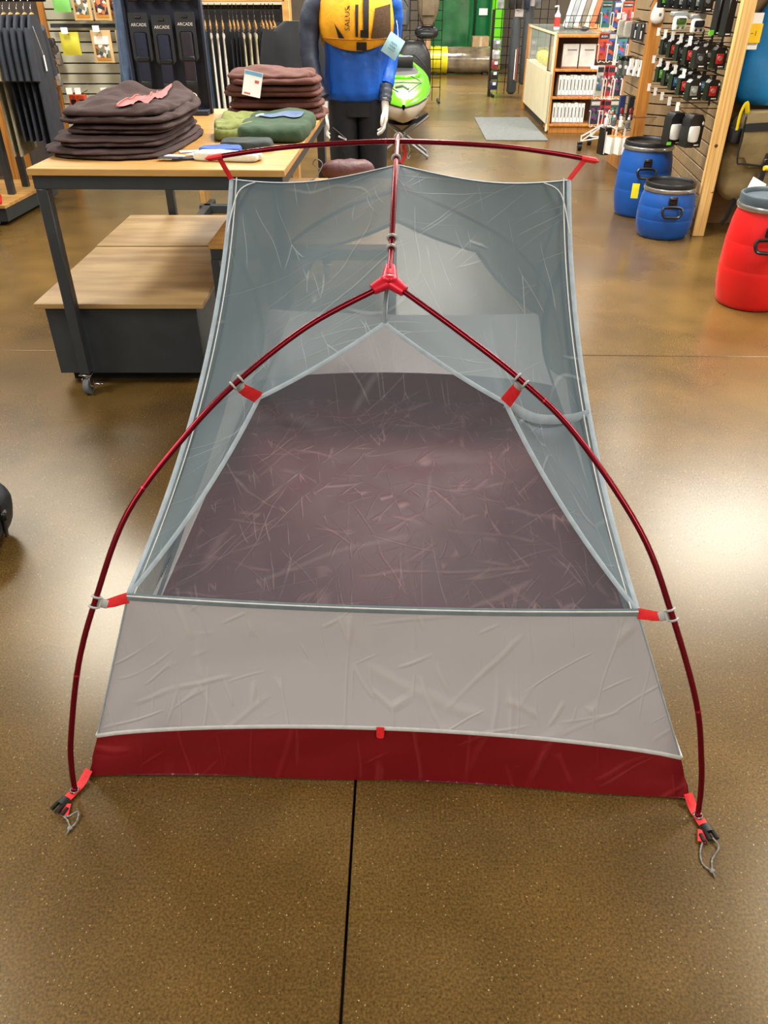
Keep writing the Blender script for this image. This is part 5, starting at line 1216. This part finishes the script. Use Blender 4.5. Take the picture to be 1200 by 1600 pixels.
sets = [(2, 43, [(944, 0, 'ONTARIO'), (962, 1, ''), (976, 2, 'CANADA'), (992, 3, '')]), (51, 93, [(939, 2, 'BUSH'), (953, 1, ''), (968, 0, 'ONTARIO'), (984, 5, '')]), (102, 150, [(933, 6, ''), (945, 3, ''), (950, 3, ''), (962, 4, 'PLANTS'), (974, 5, '')]), (156, 194, [(926, 4, 'PLANTS'), (940, 3, ''), (945, 3, ''), (956, 7, 'MAPS')])]
rown = ['top row', 'second row', 'third row', 'lowest row']
for r, (y0, y1, bs) in enumerate(sets):
    D = 9.05
    for k, (px, ci, tx) in enumerate(bs):
        c = at(px, y1, D=D); t = at(px, y0, D=D); h = t.z-c.z; w_ = .10 if tx else .065
        o = thing('guide_book', ORD[k]+' guide book from the left, '+rown[r]+' of the white spinner rack', 'book', (c.x, D+.028*(k % 2), c.z), .1, 'guide books on the spinner rack')
        part('cover', MB().box((0, 0, h/2), (w_, .022, h), .001), mat('book_%d' % ci, BK[ci], .4, 0, .2, 14), o)
        part('title_band', MB().box((0, -.0118, h*.86), (w_*.92, .001, h*.16)), mat('book_band_%d' % (ci % 3), ((40, 44, 52), (220, 216, 206), (54, 78, 110))[ci % 3 if tx == '' else 0], .5), o)
        part('cover_art', MB().box((0, -.0118, h*.42), (w_*.84, .001, h*.5)), collage('book_art_%d_%d' % (r, k), [BK[ci], BK[(ci+1) % 8], tuple(int(v*.6) for v in BK[ci]), BK[(ci+3) % 8]]), o)
        if tx: part('lettering', text_mb(tx, .020 if len(tx) > 4 else .026, .0005, tr(0, -.0130, h*.86)), M_PAPER, o)
    z = at(950, (y0*.55+y1*.45), D=D).z; zb = at(950, y1+1.5, D=D).z-.006
    for k, (px, ci, tx) in enumerate(bs):
        cx = at(px, y1, D=D).x-2.42; yy = D-9.35-.03; ww = .045
        part('pocket', MB().tube(spline([(cx-ww-.018, yy, z), (cx-ww, yy, z-.005), (cx-ww+.002, yy, zb), (cx-.01, yy, zb)], 3), .0035, 5).tube(spline([(cx+ww+.018, yy, z), (cx+ww, yy, z-.005), (cx+ww-.002, yy, zb), (cx+.01, yy, zb)], 3), .0035, 5), M_WW, SP)
        part('pocket_floor', MB().tube([(cx, yy, zb), (cx, yy+.07, zb)], .003, 5), M_WW, SP)

# ------------------------------------------------------------------ glass counter with book shelves
CT = thing('shop_counter', 'honey wood shop counter with glass display side and open book shelves', 'counter', (1.98, 10.47, 0), GRID)
M_CREAM = mat('cream_laminate', (214, 204, 170), .5, 0, .03, 4)
cw, cdp, chh = 1.05, 2.25, 1.05
part('side_panel', MB().box((.012, .012, .53), (.024, .024, 1.02), .002), M_CREAM, CT)
part('long_side_panel', MB().box((.01, cdp/2, .37), (.02, cdp, .54), .002), M_CREAM, CT)
part('kick_board', MB().box((.05, cdp/2, .05), (.02, cdp-.05, .10)), M_STEEL, CT)
part('glass_side', MB().box((.012, cdp/2, .845), (.006, cdp-.06, .37)), mat('counter_glass', (225, 240, 232), .03, 0, 0, 5, alpha=.22, spec=.6), CT)
part('glass_top', MB().box((.26, cdp/2, 1.055), (.52, cdp, .01)), mat('counter_glass', (225, 240, 232)), CT)
part('corner_post', MB().box((.012, cdp-.01, .53), (.05, .05, 1.06), .003), M_OAK, CT)
part('top_rail', MB().box((.01, cdp/2, 1.04), (.02, cdp, .02)), M_CREAM, CT)
part('deck', MB().box((.5, 1.29, .63), (.94, 1.86, .02)), M_CREAM, CT)
for z, nm in ((.10, 'shelf'), (.395, 'shelf'), (.685, 'shelf'), (1.03, 'counter_top')): part(nm, MB().box((cw/2+.02, .16, z-.012), (cw-.04, .33, .026), .003), M_OAK, CT)
part('shelf_end', MB().box((.036, .16, .53), (.024, .32, 1.0), .002), M_OAK, CT); part('shelf_end', MB().box((cw-.012, .16, .53), (.024, .32, 1.0), .002), M_OAK, CT)
part('shelf_back', MB().box((cw/2, .325, .53), (cw, .015, 1.0)), mat('brown_back', (96, 62, 34), .6), CT); part('base_board', MB().box((cw/2+.02, .03, .044), (cw-.04, .02, .088), .002), M_OAK, CT)
part('worktop', MB().box((.80, cdp/2+.2, 1.045), (.5, cdp-.4, .03), .003), M_OAK, CT)
CTM = Matrix.Translation(CT.location) @ rotz(GRID)
# yellow stock inside the glass
for k in range(5):
    solo('yellow_float', MB().lathe([(.02, 0), (.08, .02), (.10, .07), (.085, .12), (.03, .14)], 16), mat('yellow_film', (226, 208, 30)), ORD[k]+' yellow float from the front inside the glass counter', 'float', CTM @ V(.14, .52+.28*k, .6415), 0, 'yellow floats inside the glass counter')
# books
SPN = [(228, 226, 218), (214, 216, 214), (236, 234, 226), (204, 208, 206)]
def white_books(n, x0, dx, z, h, rowname, d=.22):
    for k in range(n):
        o = thing('white_book', ORD[k]+' white spined book from the left, '+rowname, 'book', CTM @ V(x0+dx*k, .04+d/2-.01, z), GRID, 'white books in the counter shelves')
        hh = h*(1+.02*math.sin(k*2.3))
        part('cover', MB().box((0, 0, hh/2), (dx-.004, d, hh), .002), mat('spine_%d' % (k % 4), SPN[k % 4], .5, 0, .05, 30), o); part('spine_title', MB().box((0, -d/2-.001, hh*.55), (dx*.3, .002, hh*.5)), M_RUBBER, o); part('foot_band', MB().box((0, -d/2-.001, hh*.05), (dx*.8, .002, hh*.06)), mat('rust_band', (150, 88, 60), .6), o)
white_books(11, .13, .043, .3975, .225, 'middle shelf of the counter')
white_books(9, .095, .043, .1025, .225, 'bottom shelf of the counter', .26)
for k in range(2):
    o = thing('boxed_book', ('left' if k == 0 else 'right')+' large pale book standing face out on the top counter shelf', 'book', CTM @ V(.22+.20*k, .10, .6875), GRID, 'face-out books in the counter shelves')
    part('cover', MB().box((0, 0, .125), (.185, .05, .25), .002), mat('pale_marble', (206, 202, 194), .35, 0, .12, 9), o); part('title', MB().box((.015, -.026, .19), (.11, .002, .012)), M_RUBBER, o); part('foot_band', MB().box((0, -.026, .012), (.18, .002, .018)), mat('rust_band', (150, 88, 60)), o)
o = thing('flat_book', 'pale book lying flat on the top counter shelf', 'book', CTM @ V(.62, .10, .6875), GRID); part('cover', MB().box((0, 0, .012), (.30, .16, .024), .002), M_WHITE, o); part('label', MB().box((0, -.081, .012), (.1, .002, .01)), M_RUBBER, o)
# things on the counter
o = thing('pump_bottle', 'white pump bottle of sanitiser on the counter end', 'bottle', CTM @ V(.10, .55, 1.061)); part('bottle', MB().lathe([(.03, 0), (.034, .005), (.034, .15), (.014, .18), (.014, .195)], 18), M_WHITE, o); part('label', MB().lathe([(.0346, .03), (.0346, .13)], 18, cap=False), mat('red_label', (206, 50, 40), .5), o); part('pump', MB().tube([(0, 0, .19), (0, 0, .24)], .006, 8).tube([(0, 0, .24), (-.045, -.01, .235)], .008, 8), M_WHITE, o)
o = thing('leaflet_rack', 'black wire rack of slanted leaflets on the counter', 'rack', CTM @ V(.42, .75, 1.061)); 
for k in range(5): part('wire', MB().tube([(-.2+.1*k, .1, .004), (-.2+.1*k, -.06, .004), (-.2+.1*k, -.06, .14)], .004, 5), M_DARKMETAL, o)
for z in (.004, .07, .14): part('wire', MB().tube([(-.2, -.06, z), (.2, -.06, z)], .004, 5), M_DARKMETAL, o)
lc = [(206, 206, 200), (150, 156, 160), (220, 216, 206), (120, 110, 96), (214, 206, 180), (200, 100, 50)]
for k in range(6):
    q = solo('leaflet', MB().box((0, 0, .17), (.055, .008, .34), .001).box((0, -.0045, .3), (.04, .001, .03)), mat('leaflet_%d' % k, lc[k], .5), ORD[k]+' slanted leaflet from the left in the counter rack', 'leaflet', CTM @ V(.235+.066*k, .76, 1.084), 0, 'leaflets in the counter rack'); q.rotation_euler = (-.15, .28, 0)
o = thing('black_caddy', 'black cylindrical caddy with red topped tools and cables on the counter', 'caddy', CTM @ V(.80, .22, 1.0325)); part('cup', MB().lathe([(.07, 0), (.072, .004), (.07, .17), (.064, .17), (.062, .02)], 20), M_BLACK, o)
for k in range(4): part('tool', MB().tube([(-.03+.02*k, 0, .1), (-.05+.035*k, .0, .26+.03*(k % 2))], .008, 6), (M_BLACK, mat('tool_red', (160, 40, 46)))[k % 2], o)
part('cable', MB().tube(spline([(.05, -.07, .17), (.0, -.08, .10), (-.05, -.075, .15), (.02, -.08, .05), (.10, -.05, .02), (.16, -.08, .05)], 5), .003, 5), M_BLACK, o)
for k, (x, cc) in enumerate(((.36, (40, 40, 42)), (.62, (120, 124, 120)))):
    solo('sunglass_case', MB().ell((0, 0, .025), (.06, .035, .025), 14, 8).box((0, -.034, .022), (.03, .004, .008)), mat('case_%d' % k, cc, .4), ('dark' if k == 0 else 'grey')+' domed sunglass case on the counter end', 'case', CTM @ V(x, .14, 1.0615 if k == 0 else 1.0325), .2)
# ------------------------------------------------------------------ gridwall with long bags beyond the counter
GW = thing('grid_rack', 'black floor grid rack with long bags beyond the counter', 'rack', (2.22, 14.4, 0))
for k in range(9): part('wire', MB().tube([(-.48+.12*k, 0, .02), (-.48+.12*k, 0, 2.0)], .006, 5), M_DARKMETAL, GW)
for k in range(15): part('wire', MB().tube([(-.49, .008, .2+.125*k), (.49, .008, .2+.125*k)], .006, 5), M_DARKMETAL, GW)
for s in (-1, 1): part('foot', MB().box((s*.44, 0, .015), (.03, .5, .03)), M_DARKMETAL, GW)
part('side_frame', MB().box((-.5, -.06, .6), (.03, .16, 1.2), .003), M_DARKMETAL, GW)
for k, px in enumerate((798, 817)):
    c = at(px, 147 if k == 0 else 132, D=14.2)
    o = thing('long_bag', ('left' if k == 0 else 'right')+' long dark grey bag hanging on the grid rack', 'bag', c, 0, 'long bags on the grid rack')
    part('bag', MB().loft([[V(.075*e*math.cos(a), .045*e*math.sin(a), z) for a in [2*PI*i/16 for i in range(16)]] for e, z in ((.5, 0), (1, .04), (1.05, .5), (1, .95), (.75, 1.06))]), mat('dark_grey_sleeve', (62, 68, 72), .45, 0, .12, 8), o, 70)
    part('red_label', MB().box((.045, -.05, .42), (.022, .012, .46)), mat('brick_print', (140, 70, 62), .6), o); part('white_label', MB().box((.02, -.05, .42), (.012, .012, .42)), M_PAPER, o); part('header_card', MB().box((.02, -.05, 1.11), (.13, .01, .10), .002), mat('header_pale', (200, 190, 190), .5), o)
    part('hook', MB().tube([(0, .2, 1.14), (0, -.06, 1.14)], .004, 5), M_DARKMETAL, o)
gi = [((140, 142, 144), 'silver foil packet'), ((196, 196, 196), 'white foil packet'), ((150, 60, 70), 'red carded packet'), ((40, 42, 46), 'black carded packet'), ((30, 44, 84), 'navy carded packet')]
for k, (cc, nm) in enumerate(gi):
    c = at(776-1.5*k, 78+16*k, D=14.2); o = thing('carded_packet', nm+' on the left column of the grid rack', 'packet', c, 0, 'packets on the grid rack'); part('card', MB().box((0, 0, .08), (.12, .07, .122), .01, seg=2), mat('packet_%d' % k, cc, .35, 0, .25, 20), o); part('price_tag', MB().box((.01, -.037, .105), (.05, .004, .04)), M_PAPER, o)
for k, (px, cc, nm) in enumerate(((782, (176, 178, 180), 'silver bundled pack'), (799, (30, 31, 33), 'left black buckle pack'), (810, (30, 31, 33), 'right black buckle pack'), (823, (34, 44, 70), 'navy bottle sleeve'), (840, (110, 110, 112), 'grey coiled cable pack'))):
    c = at(px, 14, D=14.1); o = thing('grid_item', nm+' at the top of the grid rack', 'packet', c, 0, 'packs at the top of the grid rack')
    part('pack', MB().box((0, 0, .13), (.088, .08, .26), .02, seg=2), mat('griditem_%d' % k, cc, .4, 0, .25, 18), o); part('header', MB().box((0, -.042, .22), (.08, .006, .05)), mat('header_grey', (120, 120, 120), .5), o); part('hook', MB().tube([(0, .28, .27), (0, -.03, .27)], .004, 5), M_DARKMETAL, o)

# ------------------------------------------------------------------ packs on the plywood wall at the right
DB = thing('dry_bag', 'bright blue bag hanging on the plywood wall right of the pine post', 'bag', (2.66, 5.99, .83), .05)
rings = []
for k in range(17):
    t = k/16; e = [.80, .96, 1.0, 1.0, .99, .98, .96, .93, .90, .85, .78, .68, .55, .40, .28, .22, .26][k]
    rings.append([V((.27*e+.012*noise.noise(V(t*3, a, 1)))*math.cos(a), (.11*e+.02*noise.noise(V(t*4, a*1.5, 2)))*math.sin(a), .80*t+.02*noise.noise(V(a, t*2, 7))) for a in [2*PI*i/32 for i in range(32)]])
part('bag', MB().loft(rings), mat('cyan_blue_nylon', (12, 124, 186), .5, 0, .1, 5, .35, 12), DB, 70); part('neck_tie', MB().tube([V(.065*math.cos(a), .04*math.sin(a), .73) for a in [2*PI*i/16 for i in range(17)]], .008, 6, cap=False), M_BLKW, DB)
part('hang_loop', MB().tube(spline([(-.04, 0, .78), (-.03, .03, .92), (.03, .03, .92), (.04, 0, .78)], 4), .006, 6), M_BLKW, DB)
c = at(1175, 50, D=5.80)
solo('price_sign', MB().box((0, 0, 0), (.13, .003, .20)), M_PAPER, 'white sign card behind the yellow price card on the blue bag', 'sign', at(1173, 49, D=5.80), .12)
ys = thing('price_sign', 'yellow price card hanging over the blue bag', 'sign', at(1174, 52, D=5.78), .12); part('card', MB().box((0, 0, 0), (.135, .003, .105)), mat('yellow_card', (240, 222, 20)) if False else mat('marigold_card', (248, 200, 20), .6, 0, .03), ys)
part('digit', MB().tube([(-.035, -.003, .012), (-.02, -.003, .016), (-.028, -.003, 0), (-.02, -.003, -.012), (-.036, -.003, -.014)], .0016, 5), M_BLACK, ys); part('dash', MB().tube([(-.004, -.003, -.002), (.01, -.003, 0)], .0016, 5), M_BLACK, ys); part('digit', MB().tube([(.03, -.003, .012), (.028, -.003, -.014)], .0016, 5), M_BLACK, ys)
PK = thing('canoe_pack', 'olive canvas canoe pack with black straps below the blue bag', 'backpack', (2.72, 5.89, .20), .05)
M_OLIVE = mat('olive_canvas', (136, 118, 78), .8, 0, .12, 8, .3, 30)
rings = []
for k in range(15):
    t = k/14; e = [.55, .82, .93, .98, 1, 1.02, 1.03, 1.02, 1.0, .98, .96, .94, .92, .86, .66][k]
    rings.append([V((.36*e)*math.copysign(abs(math.cos(a))**.7, math.cos(a))+.012*noise.noise(V(t*6, a, 1)), (.125*e+.025*noise.noise(V(t*9, a*1.2, 2)))*math.copysign(abs(math.sin(a))**.8, math.sin(a)), .60*t) for a in [2*PI*i/32 for i in range(32)]])
part('body', MB().loft(rings), M_OLIVE, PK, 70)
part('flap', MB().grid(lambda i, j: V(-.31+.64*i, -.155-.012*math.sin(PI*i)-.02*math.sin(PI*j*.9), .60-.30*j-(.03 if .1 < i < .9 else -.03)*j), 14, 10).grid(lambda i, j: V(-.31+.64*i, -.148, .60-.28*j), 4, 2), M_OLIVE, PK, 70)
part('flap_trim', MB().tube(spline([(-.315, -.16, .58), (-.31, -.165, .32), (-.25, -.168, .29), (0, -.185, .275), (.30, -.17, .29)], 4), .006, 6), M_BLKW, PK)
part('webbing_band', MB().grid(lambda i, j: V(-.315+.66*i, -.172-.018*math.sin(PI*i)-.006, .49+.035*i+.05*j), 10, 2).grid(lambda i, j: V(-.315+.66*i, -.166-.018*math.sin(PI*i), .49+.035*i+.05*j), 10, 2), M_BLKW, PK)
for x in (-.11, .16): 
    part('strap', MB().tube([(x, -.19, .36), (x-.01, -.19, .2), (x-.03, -.165, .02), (x-.05, -.12, -.10), (x-.07, -.10, -.19)], (.004, .019), 6, flat=(0, -1, 0)), M_BLKW, PK); part('buckle', MB().box((x, -.195, .30), (.05, .016, .055), .006), M_BLACK, PK)
part('strap', MB().tube([(-.22, -.08, .05), (-.24, -.06, -.10), (-.27, -.06, -.13)], (.004, .018), 6, flat=(0, -1, 0)), M_BLKW, PK)
part('grab_handle', MB().tube(spline([(-.30, -.13, .60), (-.335, -.155, .66), (-.36, -.16, .60), (-.355, -.15, .50)], 5), (.006, .016), 6, flat=(0, -1, 0)), mat('yellow_handle', (242, 216, 10), .5), PK, 40, 'yellow grab handle')
part('side_pocket', MB().box((-.335, -.09, .46), (.07, .09, .10), .015, seg=2), M_BLKW, PK)
# bilge pump and paddle gear behind the red barrel
p = at(1186, 322, D=5.0)
BP = thing('bilge_pump', 'yellow hand pump standing behind the red barrel', 'pump', (2.36, 5.05, 0), .2)
part('cylinder', MB().lathe([(.03, 0), (.032, .01), (.028, .02), (.028, .44), (.034, .45), (.034, .47), (.012, .48)], 16), mat('pump_yellow', (246, 190, 16), .4), BP); part('rod', MB().tube([(0, 0, .47), (0, 0, .58)], .008, 8), M_CHROME, BP); part('grip', MB().tube([(-.05, 0, .585), (.05, 0, .585)], .014, 8), mat('pump_yellow', (246, 190, 16)), BP); part('label', MB().lathe([(.0286, .18), (.0286, .36)], 16, cap=False), M_PAPER, BP)
sg_ = solo('info_card', MB().box((0, 0, .09), (.10, .004, .18)).box((0, -.003, .12), (.06, .001, .03)), M_PAPER, 'white card leaning by the yellow pump behind the red barrel', 'card', at(1163, 327, D=4.95), .1); sg_.rotation_euler = (-.3, .45, 0)
solo('wood_upright', MB().box((0, 0, .55), (.05, .05, 1.1), .004).box((0, -.026, .8), (.03, .002, .2)), M_OAK, 'honey wood upright at the right edge beyond the pump', 'post', (2.62, 5.22, 0))
# ------------------------------------------------------------------ dark pack at the left edge
LP = bag('backpack', 'dark navy backpack at the left edge of the floor', 'backpack', (-1.385, 2.02, 0), .36, .26, .22, mat('dark_navy_nylon', (20, 26, 36), .55, 0, .15, 10, .3, 30), 6)
part('side_buckle', MB().box((.185, -.02, .12), (.022, .03, .03), .005).tube([(.17, -.02, .19), (.185, -.02, .12), (.172, -.02, .04)], (.004, .012), 6, flat=(1, 0, 0)), M_BLACK, LP)
